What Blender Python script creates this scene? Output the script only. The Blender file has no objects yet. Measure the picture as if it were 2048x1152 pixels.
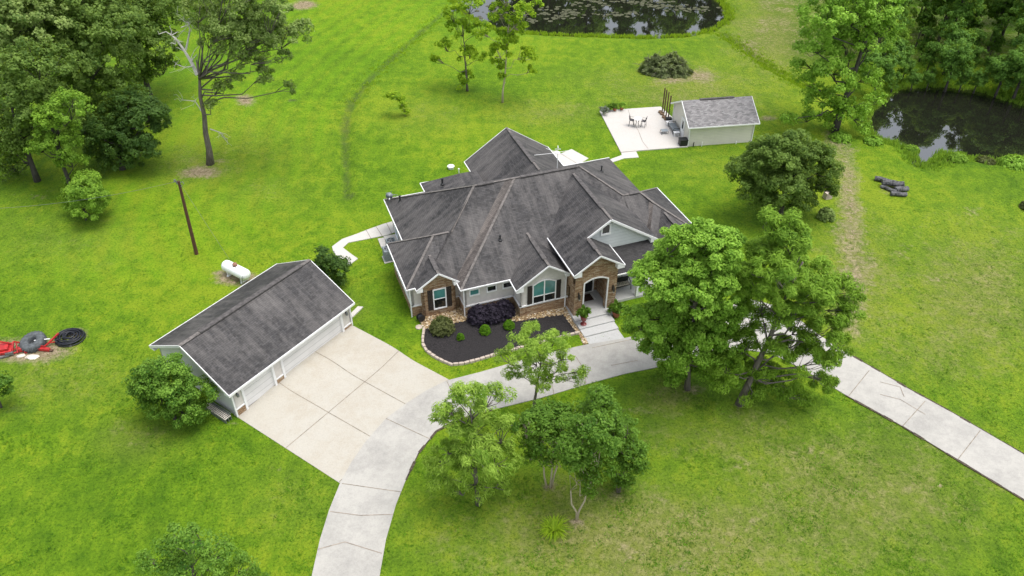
import bpy, bmesh, math, random
import numpy as np
from mathutils import Vector, Matrix
R = math.radians
# ------------------------------------------------------------------ camera, sky, sun
sc = bpy.context.scene
PITCH, FPX, CAMZ = 38.3, 1606.0, 42.0        # degrees below the horizon, focal length in pixels of a 2048 px wide frame, metres
cam = bpy.data.objects.new('camera', bpy.data.cameras.new('camera'))
sc.collection.objects.link(cam); sc.camera = cam
cam.location = (0, 0, CAMZ); cam.rotation_euler = (R(90 - PITCH), 0, 0)
cam.data.sensor_width = 36; cam.data.lens = FPX / 2048 * 36
cam.data.clip_start = 0.5; cam.data.clip_end = 3000
SUN_EL, SUN_AZ = 74.0, 100.0                  # azimuth clockwise from +Y
w = bpy.data.worlds.new('World'); sc.world = w; w.use_nodes = True
nt = w.node_tree; bg = nt.nodes['Background']
sky = nt.nodes.new('ShaderNodeTexSky'); sky.sky_type = 'NISHITA'; sky.sun_disc = False
sky.sun_elevation = R(SUN_EL); sky.sun_rotation = R(SUN_AZ); sky.dust_density = 3; sky.air_density = 1.0
hs = nt.nodes.new('ShaderNodeHueSaturation'); hs.inputs['Saturation'].default_value = 0.35
nt.links.new(sky.outputs[0], hs.inputs['Color']); nt.links.new(hs.outputs[0], bg.inputs[0])
bg.inputs[1].default_value = 0.15
sun = bpy.data.objects.new('sun', bpy.data.lights.new('sun', 'SUN'))
sc.collection.objects.link(sun)
sun.data.energy = 1.3; sun.data.angle = R(35); sun.data.color = (1, .96, .9)
sd = Vector((math.sin(R(SUN_AZ)) * math.cos(R(SUN_EL)), math.cos(R(SUN_AZ)) * math.cos(R(SUN_EL)), math.sin(R(SUN_EL))))
sun.rotation_euler = sd.to_track_quat('Z', 'Y').to_euler(); sun.location = sd * 100
sc.view_settings.view_transform = 'Standard'; sc.view_settings.look = 'None'
sc.view_settings.gamma = 1; sc.view_settings.exposure = 0.92
sc.cycles.max_bounces = 6; sc.cycles.transparent_max_bounces = 4

# ------------------------------------------------------------------ survey: photo pixel -> point on the ground
cp, sp = math.cos(R(PITCH)), math.sin(R(PITCH))
def ray(u, v):
    x, y = (u - 1024) / FPX, -(v - 576) / FPX
    return np.array([x, cp + y * sp, -sp + y * cp])
def at_z(u, v, z):
    d = ray(u, v); return np.array([0, 0, CAMZ]) + d * ((z - CAMZ) / d[2])
def at_y(u, v, Y):
    d = ray(u, v); return np.array([0, 0, CAMZ]) + d * (Y / d[1])
def proj(x, y, z):
    q = y * cp - (z - CAMZ) * sp; q = np.where(q < 1, 1, q)
    return 1024 + FPX * x / q, 576 - FPX * (y * sp + (z - CAMZ) * cp) / q
HA = R(20.0); HO = at_z(826.8, 631.3, 0)     # the house's own axes: a along its front, b towards its back
def sstep(t): t = np.clip(t, 0, 1); return t * t * (3 - 2 * t)
def seg_dist(x, y, pts):
    best = np.full(np.shape(x), 1e9)
    for p, q in zip(pts[:-1], pts[1:]):
        dx, dy = q[0] - p[0], q[1] - p[1]; L = dx * dx + dy * dy + 1e-9
        t = np.clip(((x - p[0]) * dx + (y - p[1]) * dy) / L, 0, 1)
        best = np.minimum(best, np.hypot(x - p[0] - t * dx, y - p[1] - t * dy))
    return best
def inside(x, y, pts):
    c = np.zeros(np.shape(x), bool)
    for i in range(len(pts)):
        (x1, y1), (x2, y2) = pts[i - 1][:2], pts[i][:2]
        if y1 == y2: continue
        c ^= ((y1 > y) != (y2 > y)) & (x < (x2 - x1) * (y - y1) / (y2 - y1) + x1)
    return c
WATER = -0.55
POND1 = [at_z(u, v, WATER) for u, v in ((860,-45),(900,-8),(935,30),(985,56),(1060,66),(1120,70),(1200,72),(1290,75),(1370,72),(1425,60),(1455,38),(1450,14),(1425,-8),(1390,-50),(1300,-85),(1100,-95),(950,-80))]
POND2 = [at_z(u, v, WATER) for u, v in ((1725,252),(1738,228),(1765,195),(1800,176),(1880,172),(1960,182),(2060,215),(2200,270),(2230,300),(2140,325),(2040,318),(1975,322),(1925,312),(1885,305),(1860,330),(1835,330),(1825,305),(1795,288),(1755,276))]
PUDDLE = [at_z(u, v, -.42) for u, v in ((-40,806),(-10,800),(14,806),(30,812),(38,820),(22,826),(-40,828))]
DITCH = [at_z(u, v, 0) for u, v in ((905,12),(870,42),(820,85),(770,130),(730,170),(706,205),(694,240),(690,290),(694,330),(690,390),(700,400))]
DITCH2 = [at_z(u, v, 0) for u, v in ((1440,66),(1480,92),(1530,128),(1580,155),(1620,175))]
def hf(x, y):
    x = np.asarray(x, float); y = np.asarray(y, float)
    b = -(x - HO[0]) * math.sin(HA) + (y - HO[1]) * math.cos(HA)
    z = -0.35 * sstep((-2.6 - b) / 2.6)
    z = z + 0.05 * np.sin(x * .11 + 1) * np.sin(y * .09) * sstep((np.hypot(x - 3, y - 48) - 30) / 15)
    for P, s in ((POND1, 3.0), (POND2, 2.6)):
        d = seg_dist(x, y, list(P) + [P[0]]); ins = inside(x, y, P)
        sdist = np.where(ins, -d, d)
        z = np.where(sdist < s, np.minimum(z, z + (-.60 - z) * sstep((s - sdist) / s * 1.0) - .9 * sstep(-sdist / 2.5)), z)
    d = seg_dist(x, y, list(PUDDLE) + [PUDDLE[0]]); ins = inside(x, y, PUDDLE)
    z = z - np.where(ins, .22, .20 * sstep(1 - d / .9))
    z = z - .42 * sstep(1 - seg_dist(x, y, DITCH) / 1.1) - .35 * sstep(1 - seg_dist(x, y, DITCH2) / 1.2)
    return z
def G(u, v, dz=0):
    z = -.2
    for _ in range(6):
        p = at_z(u, v, z + dz); z = float(hf(p[0], p[1]))
    return Vector((p[0], p[1], z + dz))
def height_to(base, v):
    lo, hi = 0, 38
    for _ in range(40):
        m = (lo + hi) / 2
        if proj(base[0], base[1], base[2] + m)[1] > v: lo = m
        else: hi = m
    return lo

# ------------------------------------------------------------------ materials
def new_mat(name):
    m = bpy.data.materials.new(name); m.use_nodes = True
    return m, m.node_tree, m.node_tree.nodes['Principled BSDF']
def N(nt, t, **k):
    n = nt.nodes.new(t)
    for a, b in k.items():
        if a in n.inputs: n.inputs[a].default_value = b
        else: setattr(n, a, b)
    return n
def coord(nt, kind='Object', scale=(1, 1, 1)):
    tc = nt.nodes.new('ShaderNodeTexCoord'); mp = N(nt, 'ShaderNodeMapping')
    mp.inputs['Scale'].default_value = scale
    nt.links.new(tc.outputs[kind], mp.inputs[0]); return mp.outputs[0]
def noise(nt, vec, scale, detail=4, rough=.55):
    n = N(nt, 'ShaderNodeTexNoise', Scale=scale, Detail=detail, Roughness=rough)
    nt.links.new(vec, n.inputs['Vector']); return n.outputs['Fac']
def ramp(nt, fac, stops):
    r = nt.nodes.new('ShaderNodeValToRGB'); nt.links.new(fac, r.inputs[0])
    e = r.color_ramp.elements
    while len(e) < len(stops): e.new(.5)
    for el, (p, c) in zip(e, stops): el.position = p; el.color = (*c, 1) if len(c) == 3 else c
    return r.outputs[0]
def mixc(nt, fac, a, b, mode='MIX'):
    m = N(nt, 'ShaderNodeMix', data_type='RGBA', blend_type=mode)
    for i, s in ((0, fac), (6, a), (7, b)):
        if hasattr(s, 'is_output'): nt.links.new(s, m.inputs[i])
        else: m.inputs[i].default_value = s if i == 0 else (*s[:3], 1)
    return m.outputs[2]
def mth(nt, op, a, b=0., clamp=False):
    m = N(nt, 'ShaderNodeMath', operation=op, use_clamp=clamp)
    for i, s in ((0, a), (1, b)):
        if hasattr(s, 'is_output'): nt.links.new(s, m.inputs[i])
        else: m.inputs[i].default_value = s
    return m.outputs[0]
def bump(nt, bs, h, strength=.5, dist=.02):
    b = N(nt, 'ShaderNodeBump', Strength=strength, Distance=dist)
    nt.links.new(h, b.inputs['Height']); nt.links.new(b.outputs[0], bs.inputs['Normal'])
def plain(name, c, rough=.6, var=.12, scale=6, metal=0., bmp=.0):
    m, nt, bs = new_mat(name); v = coord(nt)
    n = noise(nt, v, scale, 5)
    lo = tuple(max(0, x * (1 - var * 1.6)) for x in c); hi = tuple(min(1, x * (1 + var)) for x in c)
    nt.links.new(ramp(nt, n, [(.3, lo), (.7, hi)]), bs.inputs['Base Color'])
    bs.inputs['Roughness'].default_value = rough; bs.inputs['Metallic'].default_value = metal
    if bmp: bump(nt, bs, noise(nt, v, scale * 4), bmp, .03)
    return m
def attr(nt, name):
    a = N(nt, 'ShaderNodeAttribute', attribute_name=name); return a.outputs['Fac']

def mat_ground():
    m, nt, bs = new_mat('lawn'); v = coord(nt)
    n1 = noise(nt, v, .045, 3); n2 = noise(nt, v, .35, 6, .6); n3 = noise(nt, v, 2.2, 5, .65); n4 = noise(nt, v, 5.5, 5, .75)
    nm = noise(nt, coord(nt, scale=(1, .75, 1)), .8, 8, .72)
    c = ramp(nt, mth(nt, 'ADD', mth(nt, 'MULTIPLY', n1, .45), mth(nt, 'MULTIPLY', nm, .55)), [(.38, (.088, .185, .007)), (.48, (.155, .275, .010)), (.58, (.265, .355, .017))])
    c = mixc(nt, ramp(nt, n2, [(.52, (0, 0, 0)), (.74, (.35, .35, .35))]), c, (.24, .34, .02))
    st = attr(nt, 'stripe'); c = mixc(nt, mth(nt, 'MULTIPLY', st, .38), c, (.20, .40, .008))
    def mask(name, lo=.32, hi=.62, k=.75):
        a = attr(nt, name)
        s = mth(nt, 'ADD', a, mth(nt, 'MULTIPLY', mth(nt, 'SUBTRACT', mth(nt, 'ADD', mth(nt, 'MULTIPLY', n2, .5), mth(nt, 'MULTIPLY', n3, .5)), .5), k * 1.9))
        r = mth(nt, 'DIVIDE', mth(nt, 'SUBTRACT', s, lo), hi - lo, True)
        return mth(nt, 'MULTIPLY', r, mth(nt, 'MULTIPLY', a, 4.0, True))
    c = mixc(nt, mth(nt, 'MULTIPLY', mask('lush_shade', .2, .9), .6), c, (.070, .165, .008))  # lusher green, also darkened to paint shade into the lawn colour
    dry = ramp(nt, n3, [(.36, (.20, .225, .05)), (.64, (.38, .33, .15))])
    c = mixc(nt, mth(nt, 'MULTIPLY', mask('dry', .28, .95, 1.5), .70), mixc(nt, mth(nt, 'MULTIPLY', attr(nt, 'dry'), .85), c, (.205, .215, .05)), dry)
    dirt = ramp(nt, n3, [(.3, (.22, .165, .10)), (.65, (.46, .36, .25))])
    c = mixc(nt, mask('dirt', .30, .75), c, dirt)
    c = mixc(nt, mth(nt, 'MULTIPLY', mask('mud', .2, .9), .8), c, ramp(nt, n3, [(.35, (.025, .030, .022)), (.65, (.09, .11, .05))]))
    # grain of blades
    c = mixc(nt, 1.0, c, ramp(nt, n4, [(.36, (.42, .50, .36)), (.48, (.86, .9, .84)), (.60, (1.0, 1.0, 1.0))]), 'MULTIPLY')
    n5 = noise(nt, v, 28, 2, .8)
    c = mixc(nt, 1.0, c, ramp(nt, n5, [(.35, (.62, .66, .6)), (.58, (1, 1, 1))]), 'MULTIPLY')
    nt.links.new(c, bs.inputs['Base Color']); bs.inputs['Roughness'].default_value = .9
    bs.inputs['Specular IOR Level'].default_value = .15
    hgt = mth(nt, 'ADD', mth(nt, 'MULTIPLY', n3, .8), mth(nt, 'MULTIPLY', n4, .7))
    bump(nt, bs, hgt, 1.0, .22)
    return m
def mat_concrete(name, base, stain=.5, tone=(.30, .27, .23)):
    m, nt, bs = new_mat(name); v = coord(nt)
    n1 = noise(nt, v, .25, 5, .6); n2 = noise(nt, v, 1.4, 8, .7); n3 = noise(nt, v, 12, 3, .7)
    c = mixc(nt, mth(nt, 'MULTIPLY', ramp(nt, mth(nt, 'MULTIPLY', mth(nt, 'ADD', n1, n2), .5), [(.44, (0, 0, 0)), (.62, (1, 1, 1))]), stain), base, tone)
    c = mixc(nt, 1.0, c, ramp(nt, n3, [(.3, (.86, .86, .86)), (.6, (1, 1, 1))]), 'MULTIPLY')
    nt.links.new(c, bs.inputs['Base Color']); bs.inputs['Roughness'].default_value = .85
    bump(nt, bs, n3, .15, .01); return m
def mat_shingle(name, dark, light, streak=1.0):
    m, nt, bs = new_mat(name); uv = coord(nt, 'UV')
    br = N(nt, 'ShaderNodeTexBrick', Scale=1.0); br.inputs['Brick Width'].default_value = .34; br.inputs['Row Height'].default_value = .145
    br.inputs['Mortar Size'].default_value = .008; br.inputs['Bias'].default_value = 0
    br.inputs['Color1'].default_value = (.0, .0, .0, 1); br.inputs['Color2'].default_value = (1, 1, 1, 1); br.inputs['Mortar'].default_value = (0, 0, 0, 1)
    nt.links.new(uv, br.inputs['Vector'])
    c = mixc(nt, br.outputs['Color'], tuple(x * .62 for x in dark), tuple(x * 1.5 for x in dark))
    s = noise(nt, coord(nt, 'UV', (1.5, .26, 1)), 1.0, 8, .7); big = noise(nt, coord(nt, 'UV', (.16, .16, 1)), 1.0, 4)
    f = mth(nt, 'MULTIPLY', ramp(nt, mth(nt, 'ADD', mth(nt, 'MULTIPLY', s, .55), mth(nt, 'MULTIPLY', big, .45)), [(.45, (0, 0, 0)), (.61, (1, 1, 1))]), .68 * streak)
    c = mixc(nt, f, c, light)
    c = mixc(nt, mth(nt, 'MULTIPLY', ramp(nt, noise(nt, uv, 2.6, 5, .7), [(.45, (0, 0, 0)), (.75, (1, 1, 1))]), .3), c, light)
    c = mixc(nt, mth(nt, 'MULTIPLY', br.outputs['Fac'], .45), c, tuple(x * .35 for x in dark))
    nt.links.new(c, bs.inputs['Base Color']); bs.inputs['Roughness'].default_value = .72
    bs.inputs['Specular IOR Level'].default_value = .38
    rr = mth(nt, 'FRACT', mth(nt, 'DIVIDE', N_sep(nt, uv, 1), .145))
    bump(nt, bs, mth(nt, 'SUBTRACT', 1.0, rr), .7, .012); return m
def N_sep(nt, vec, i):
    s = nt.nodes.new('ShaderNodeSeparateXYZ'); nt.links.new(vec, s.inputs[0]); return s.outputs[i]
def mat_siding(name, c, step=.17, amount=.35):
    m, nt, bs = new_mat(name); uv = coord(nt, 'UV')
    fr = mth(nt, 'FRACT', mth(nt, 'DIVIDE', N_sep(nt, uv, 1), step))
    line = ramp(nt, fr, [(0, (1, 1, 1)), (.10, (1, 1, 1)), (.16, (0, 0, 0))])
    col = mixc(nt, mth(nt, 'MULTIPLY', line, amount), c, tuple(x * .45 for x in c))
    col = mixc(nt, 1.0, col, ramp(nt, noise(nt, uv, .8, 5), [(.3, (.9, .9, .9)), (.6, (1, 1, 1))]), 'MULTIPLY')
    nt.links.new(col, bs.inputs['Base Color']); bs.inputs['Roughness'].default_value = .6
    bump(nt, bs, fr, .5, .02); return m
def mat_stone(name):
    m, nt, bs = new_mat(name); uv = coord(nt, 'UV'); w_ = N(nt, 'ShaderNodeTexNoise', Scale=3.0)
    nt.links.new(uv, w_.inputs['Vector'])
    uv2 = mixc(nt, .045, uv, w_.outputs['Color'])
    br = N(nt, 'ShaderNodeTexBrick', Scale=1.0); br.inputs['Brick Width'].default_value = .33; br.inputs['Row Height'].default_value = .085
    br.inputs['Mortar Size'].default_value = .012; br.offset = .37
    br.inputs['Color1'].default_value = (0, 0, 0, 1); br.inputs['Color2'].default_value = (1, 1, 1, 1); br.inputs['Mortar'].default_value = (.2, .2, .2, 1)
    nt.links.new(uv2, br.inputs['Vector'])
    vo = N(nt, 'ShaderNodeTexVoronoi', Scale=1.0); nt.links.new(coord(nt, 'UV', (2.6, 9, 1)), vo.inputs['Vector'])
    k = mth(nt, 'ADD', mth(nt, 'MULTIPLY', N_sep(nt, br.outputs['Color'], 0), .5), mth(nt, 'MULTIPLY', N_sep(nt, vo.outputs['Color'], 0), .5))
    c = ramp(nt, k, [(.05, (.20, .105, .05)), (.35, (.33, .20, .105)), (.6, (.45, .31, .185)), (.9, (.53, .43, .31))])
    c = mixc(nt, mth(nt, 'MULTIPLY', br.outputs['Fac'], .8), c, (.10, .065, .045))
    nt.links.new(c, bs.inputs['Base Color']); bs.inputs['Roughness'].default_value = .85
    bump(nt, bs, mth(nt, 'SUBTRACT', k, br.outputs['Fac']), .8, .03); return m
def mat_leaf(name, dark, light, hue=(.36, .48, .03), trans=.46):
    m, nt, bs = new_mat(name); t = attr(nt, 'tint')
    c = ramp(nt, t, [(0, dark), (.42, tuple((a + b) / 2 for a, b in zip(dark, light))), (.85, light)])
    nt.links.new(c, bs.inputs['Base Color']); bs.inputs['Roughness'].default_value = .55
    bs.inputs['Specular IOR Level'].default_value = .15
    tr = nt.nodes.new('ShaderNodeBsdfTranslucent'); nt.links.new(mixc(nt, .5, c, hue), tr.inputs[0])
    mx = nt.nodes.new('ShaderNodeMixShader'); mx.inputs[0].default_value = trans
    nt.links.new(bs.outputs[0], mx.inputs[1]); nt.links.new(tr.outputs[0], mx.inputs[2])
    nt.links.new(mx.outputs[0], nt.nodes['Material Output'].inputs[0]); return m
def mat_bark(name, a, b):
    m, nt, bs = new_mat(name); v = coord(nt, scale=(6, 6, 1.2)); n = noise(nt, v, 1.5, 6, .7)
    nt.links.new(ramp(nt, n, [(.3, a), (.7, b)]), bs.inputs['Base Color']); bs.inputs['Roughness'].default_value = .9
    bump(nt, bs, n, .8, .05); return m
def mat_water():
    m, nt, bs = new_mat('pond_water'); v = coord(nt)
    bs.inputs['Base Color'].default_value = (.012, .013, .009, 1); bs.inputs['Roughness'].default_value = .02
    bs.inputs['IOR'].default_value = 1.9; bs.inputs['Specular IOR Level'].default_value = 1.0
    bump(nt, bs, noise(nt, v, .9, 3), .035, .05); return m
def mat_glass(name, c):
    m, nt, bs = new_mat(name); v = coord(nt); n = noise(nt, v, .8, 2)
    nt.links.new(ramp(nt, n, [(.3, tuple(x * .7 for x in c)), (.7, tuple(min(1, x * 1.25) for x in c))]), bs.inputs['Base Color'])
    bs.inputs['Roughness'].default_value = .08; bs.inputs['Specular IOR Level'].default_value = .8; return m
M = dict(
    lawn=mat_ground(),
    drive=mat_concrete('drive_concrete', (.41, .395, .36), .75, (.285, .275, .255)), apron=mat_concrete('apron_concrete', (.43, .405, .35), .6, (.37, .325, .255)),
    patio=mat_concrete('patio_concrete', (.50, .48, .45), .3, (.50, .43, .37)), path=mat_concrete('path_concrete', (.52, .50, .465), .3, (.5, .46, .42)),
    porch=mat_concrete('porch_concrete', (.47, .47, .46), .4, (.36, .35, .34)),
    joint=plain('joint', (.25, .215, .17), .95, .3, 3), crack=plain('crack', (.28, .235, .19), .95, .3, 3),
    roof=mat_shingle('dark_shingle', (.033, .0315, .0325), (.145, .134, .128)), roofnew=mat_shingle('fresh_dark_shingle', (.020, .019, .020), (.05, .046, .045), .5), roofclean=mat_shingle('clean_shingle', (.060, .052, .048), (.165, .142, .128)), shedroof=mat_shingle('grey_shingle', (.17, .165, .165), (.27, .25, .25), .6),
    cap=plain('ridge_shingle', (.15, .135, .125), .8, .3, 4), vent=plain('ridge_vent', (.085, .078, .075), .8, .3, 4),
    siding=mat_siding('siding', (.62, .61, .60)), stucco=plain('stucco', (.60, .565, .53), .85, .06, 3, 0, .15), shedsiding=mat_siding('shed_siding', (.66, .625, .57), .19, .4),
    gdoor=mat_siding('garage_door', (.72, .71, .70), .53, .4), garwall=mat_siding('garage_wall', (.68, .67, .71), .2, .12),
    white=plain('white_trim', (.78, .78, .78), .5, .04, 3), stone=mat_stone('ledge_stone'),
    teal=mat_glass('teal_glass', (.06, .20, .19)), darkglass=mat_glass('dark_glass', (.012, .014, .014)), blueglass=mat_glass('blue_door_glass', (.30, .42, .50)),
    shutter=plain('shutter_brown', (.030, .022, .018), .7, .3, 8), black=plain('black_metal', (.015, .016, .018), .5, .3, 8), grey=plain('grey_metal', (.22, .23, .24), .45, .2, 8, .6),
    acgrey=plain('ac_paint', (.22, .25, .27), .5, .15, 8), mulch=plain('black_mulch', (.022, .019, .020), .95, .6, 14, 0, 1.0),
    rock=plain('pebble_base', (.36, .27, .16), .9, .35, 9, 0, .8), edging=plain('edging_stone', (.46, .385, .32), .9, .15, 2),
    tank=plain('tank_white', (.80, .81, .83), .35, .05, 3), rust=plain('rust', (.26, .13, .09), .8, .3, 8), pole=mat_bark('pole_wood', (.05, .022, .012), (.12, .055, .032)),
    bark=mat_bark('bark_brown', (.07, .06, .05), (.19, .165, .14)), barkdark=mat_bark('bark_dark', (.03, .027, .023), (.09, .08, .07)), barkpale=mat_bark('bark_pale', (.30, .25, .18), (.52, .45, .33)), deadwood=mat_bark('dead_wood', (.32, .31, .29), (.58, .56, .52)),
    soil=plain('edge_soil', (.07, .055, .035), .95, .5, 6), tyre=plain('tyre_rubber', (.085, .095, .10), .85, .3, 5), hose=plain('black_hose', (.012, .014, .022), .45, .3, 8), red=plain('red_paint', (.42, .022, .022), .45, .25, 4),
    stonewhite=plain('pale_rock', (.60, .55, .48), .9, .2, 4, 0, .4), terra=plain('terracotta', (.33, .11, .06), .8, .2, 6), redpot=plain('red_glaze', (.22, .03, .03), .35, .2, 6),
    wood=plain('weathered_wood', (.20, .13, .08), .9, .3, 5), darkwood=plain('dark_post', (.11, .055, .035), .85, .3, 5), chairgrey=plain('mesh_fabric', (.055, .05, .055), .7, .2, 8), cushion=plain('patterned_cushion', (.42, .38, .33), .9, .6, 14),
    water=mat_water(), flower=plain('orange_leaf', (.42, .10, .03), .8, .3, 6), lily=plain('lily_pads', (.07, .075, .035), .8, .4, 4), charcoal=plain('charred_wood', (.10, .10, .105), .9, .8, 4), bronze=plain('lamp_bronze', (.03, .025, .02), .4, .2, 8), matwhite=plain('doormat_white', (.7, .7, .68), .9, .1, 8), grout=plain('doormat_brown', (.05, .026, .018), .95, .3, 12),
)
LEAF = dict(
    bright=mat_leaf('leaf_bright', (0.105, 0.24, 0.02), (0.38, 0.63, 0.085)), mid=mat_leaf('leaf_mid', (0.085, 0.19, 0.018), (0.31, 0.51, 0.06)),
    cypress=mat_leaf('leaf_cypress', (0.13, 0.26, 0.025), (0.43, 0.62, 0.1)), oak=mat_leaf('leaf_oak', (0.05, 0.105, 0.018), (0.22, 0.33, 0.07)),
    dark=mat_leaf('leaf_dark', (0.024, 0.065, 0.014), (0.11, 0.2, 0.045)), greyoak=mat_leaf('leaf_grey_oak', (0.09, 0.165, 0.035), (0.37, 0.48, 0.15)),
    yellow=mat_leaf('leaf_yellow', (0.11, 0.24, 0.01), (0.38, 0.55, 0.03)), purple=mat_leaf('leaf_purple', (0.018, 0.015, 0.024), (0.07, 0.058, 0.085), (.03, .02, .04)),
    box=mat_leaf('leaf_box', (.035, .12, .006), (.15, .32, .015)), olive=mat_leaf('leaf_olive', (0.045, 0.06, 0.02), (0.17, 0.19, 0.07)), holly=mat_leaf('leaf_holly', (0.038, 0.12, 0.014), (0.24, 0.42, 0.06)),
    garden=mat_leaf('leaf_garden', (0.042, 0.115, 0.014), (0.18, 0.33, 0.045)), pine=mat_leaf('leaf_pine', (0.036, 0.1, 0.014), (0.15, 0.29, 0.045)), wood=mat_leaf('leaf_wood', (0.045, 0.12, 0.02), (0.19, 0.36, 0.06)),
    brush=mat_leaf('leaf_brush', (0.06, 0.08, 0.035), (0.26, 0.31, 0.14)), silver=mat_leaf('leaf_silver', (.10, .12, .10), (.35, .38, .35)),
)

# ------------------------------------------------------------------ mesh helpers
COL = sc.collection
def tag(o, label=None, cat=None, group=None, kind=None):
    if label: o['label'] = label
    if cat: o['category'] = cat
    if group: o['group'] = group
    if kind: o['kind'] = kind
    return o
def empty(name, loc, rz=0, label=None, cat=None, group=None):
    o = bpy.data.objects.new(name, None); COL.objects.link(o); o.location = loc; o.rotation_euler = (0, 0, rz); o.empty_display_size = .3
    return tag(o, label, cat, group)
def ID(x, y, z): return (x, y, z)
def FR(o, u, n):
    """wall frame: x along u, y up, z outwards along n"""
    o, u, n = Vector(o), Vector(u), Vector(n)
    return lambda x, y, z: tuple(o + u * x + Vector((0, 0, y)) + n * z)
class MB:
    def __init__(s): s.v = []; s.f = []; s.m = []; s.k = 0
    def mat(s, k): s.k = k; return s
    def face(s, pts):
        n = len(s.v); s.v += [tuple(p) for p in pts]; s.f.append(tuple(range(n, n + len(pts)))); s.m.append(s.k); return s
    def box(s, x0, x1, y0, y1, z0, z1, fn=ID, bev=0):
        n = len(s.v)
        for z in (z0, z1):
            for x, y in ((x0, y0), (x1, y0), (x1, y1), (x0, y1)): s.v.append(tuple(fn(x, y, z)))
        for q in ((3, 2, 1, 0), (4, 5, 6, 7), (0, 1, 5, 4), (1, 2, 6, 5), (2, 3, 7, 6), (3, 0, 4, 7)):
            s.f.append(tuple(n + i for i in q)); s.m.append(s.k)
        return s
    def bar(s, p, q, wd, hg, up=(0, 0, 1)):
        p, q = Vector(p), Vector(q); d = (q - p).normalized(); upv = Vector(up)
        side = d.cross(upv); side = side.normalized() if side.length > 1e-4 else Vector((1, 0, 0)); u2 = side.cross(d).normalized()
        n = len(s.v)
        for c in (p, q):
            for a, b in ((-1, -1), (1, -1), (1, 1), (-1, 1)): s.v.append(tuple(c + side * a * wd / 2 + u2 * b * hg / 2))
        for qd in ((3, 2, 1, 0), (4, 5, 6, 7), (0, 1, 5, 4), (1, 2, 6, 5), (2, 3, 7, 6), (3, 0, 4, 7)):
            s.f.append(tuple(n + i for i in qd)); s.m.append(s.k)
        return s
    def tube(s, pts, rad, seg=7, cap=True):
        pts = [Vector(p) for p in pts]; rad = rad if hasattr(rad, '__len__') else [rad] * len(pts); n0 = len(s.v)
        for i, p in enumerate(pts):
            d = (pts[min(i + 1, len(pts) - 1)] - pts[max(i - 1, 0)]).normalized()
            a = d.cross(Vector((0, 0, 1)) if abs(d.z) < .9 else Vector((1, 0, 0))).normalized(); b = d.cross(a)
            for k in range(seg):
                t = 2 * math.pi * k / seg; s.v.append(tuple(p + (a * math.cos(t) + b * math.sin(t)) * rad[i]))
        for i in range(len(pts) - 1):
            for k in range(seg):
                a = n0 + i * seg + k; b = n0 + i * seg + (k + 1) % seg
                s.f.append((a, b, b + seg, a + seg)); s.m.append(s.k)
        if cap:
            s.f.append(tuple(n0 + k for k in range(seg))[::-1]); s.m.append(s.k)
            s.f.append(tuple(n0 + (len(pts) - 1) * seg + k for k in range(seg))); s.m.append(s.k)
        return s
    def lathe(s, prof, c=(0, 0, 0), seg=20, fn=None):
        n0 = len(s.v); c = Vector(c)
        for r, z in prof:
            for k in range(seg):
                t = 2 * math.pi * k / seg; p = Vector((r * math.cos(t), r * math.sin(t), z)) + c
                s.v.append(tuple(fn(*p) if fn else p))
        for i in range(len(prof) - 1):
            for k in range(seg):
                a = n0 + i * seg + k; b = n0 + i * seg + (k + 1) % seg
                s.f.append((a, b, b + seg, a + seg)); s.m.append(s.k)
        s.f.append(tuple(n0 + k for k in range(seg))[::-1]); s.m.append(s.k)
        s.f.append(tuple(n0 + (len(prof) - 1) * seg + k for k in range(seg))); s.m.append(s.k)
        return s
    def blob(s, c, r, seed=0, sub=1, amp=.2):
        bm = bmesh.new(); bmesh.ops.create_icosphere(bm, subdivisions=sub, radius=1); rr = random.Random(seed); n = len(s.v)
        for v in bm.verts:
            k = 1 + rr.uniform(-amp, amp); s.v.append((c[0] + v.co.x * r[0] * k, c[1] + v.co.y * r[1] * k, c[2] + v.co.z * r[2] * k))
        for f in bm.faces: s.f.append(tuple(n + v.index for v in f.verts)); s.m.append(s.k)
        bm.free(); return s
    def build(s, name, mats, parent=None, smooth=False, bevel=0):
        me = bpy.data.meshes.new(name); me.from_pydata(s.v, [], s.f)
        mats = mats if isinstance(mats, (list, tuple)) else [mats]
        for m in mats: me.materials.append(m)
        me.polygons.foreach_set('material_index', s.m)
        if smooth: me.polygons.foreach_set('use_smooth', [True] * len(s.f))
        uvl = me.uv_layers.new(name='UVMap'); Z = Vector((0, 0, 1))
        for p in me.polygons:
            n = p.normal; t = Z.cross(n); t = t.normalized() if t.length > .05 else Vector((1, 0, 0)); b = n.cross(t)
            for li in p.loop_indices:
                co = me.vertices[me.loops[li].vertex_index].co; uvl.data[li].uv = (co.dot(t), co.dot(b))
        o = bpy.data.objects.new(name, me); COL.objects.link(o)
        if parent: o.parent = parent
        if bevel:
            md = o.modifiers.new('bevel', 'BEVEL'); md.width = bevel; md.segments = 2; md.limit_method = 'ANGLE'
        return o
def copy_tree(o, parent=None):
    c = o.copy(); COL.objects.link(c); c.parent = parent
    if parent: c.matrix_parent_inverse = o.matrix_parent_inverse.copy()
    for ch in list(o.children): copy_tree(ch, c)
    return c
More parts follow.
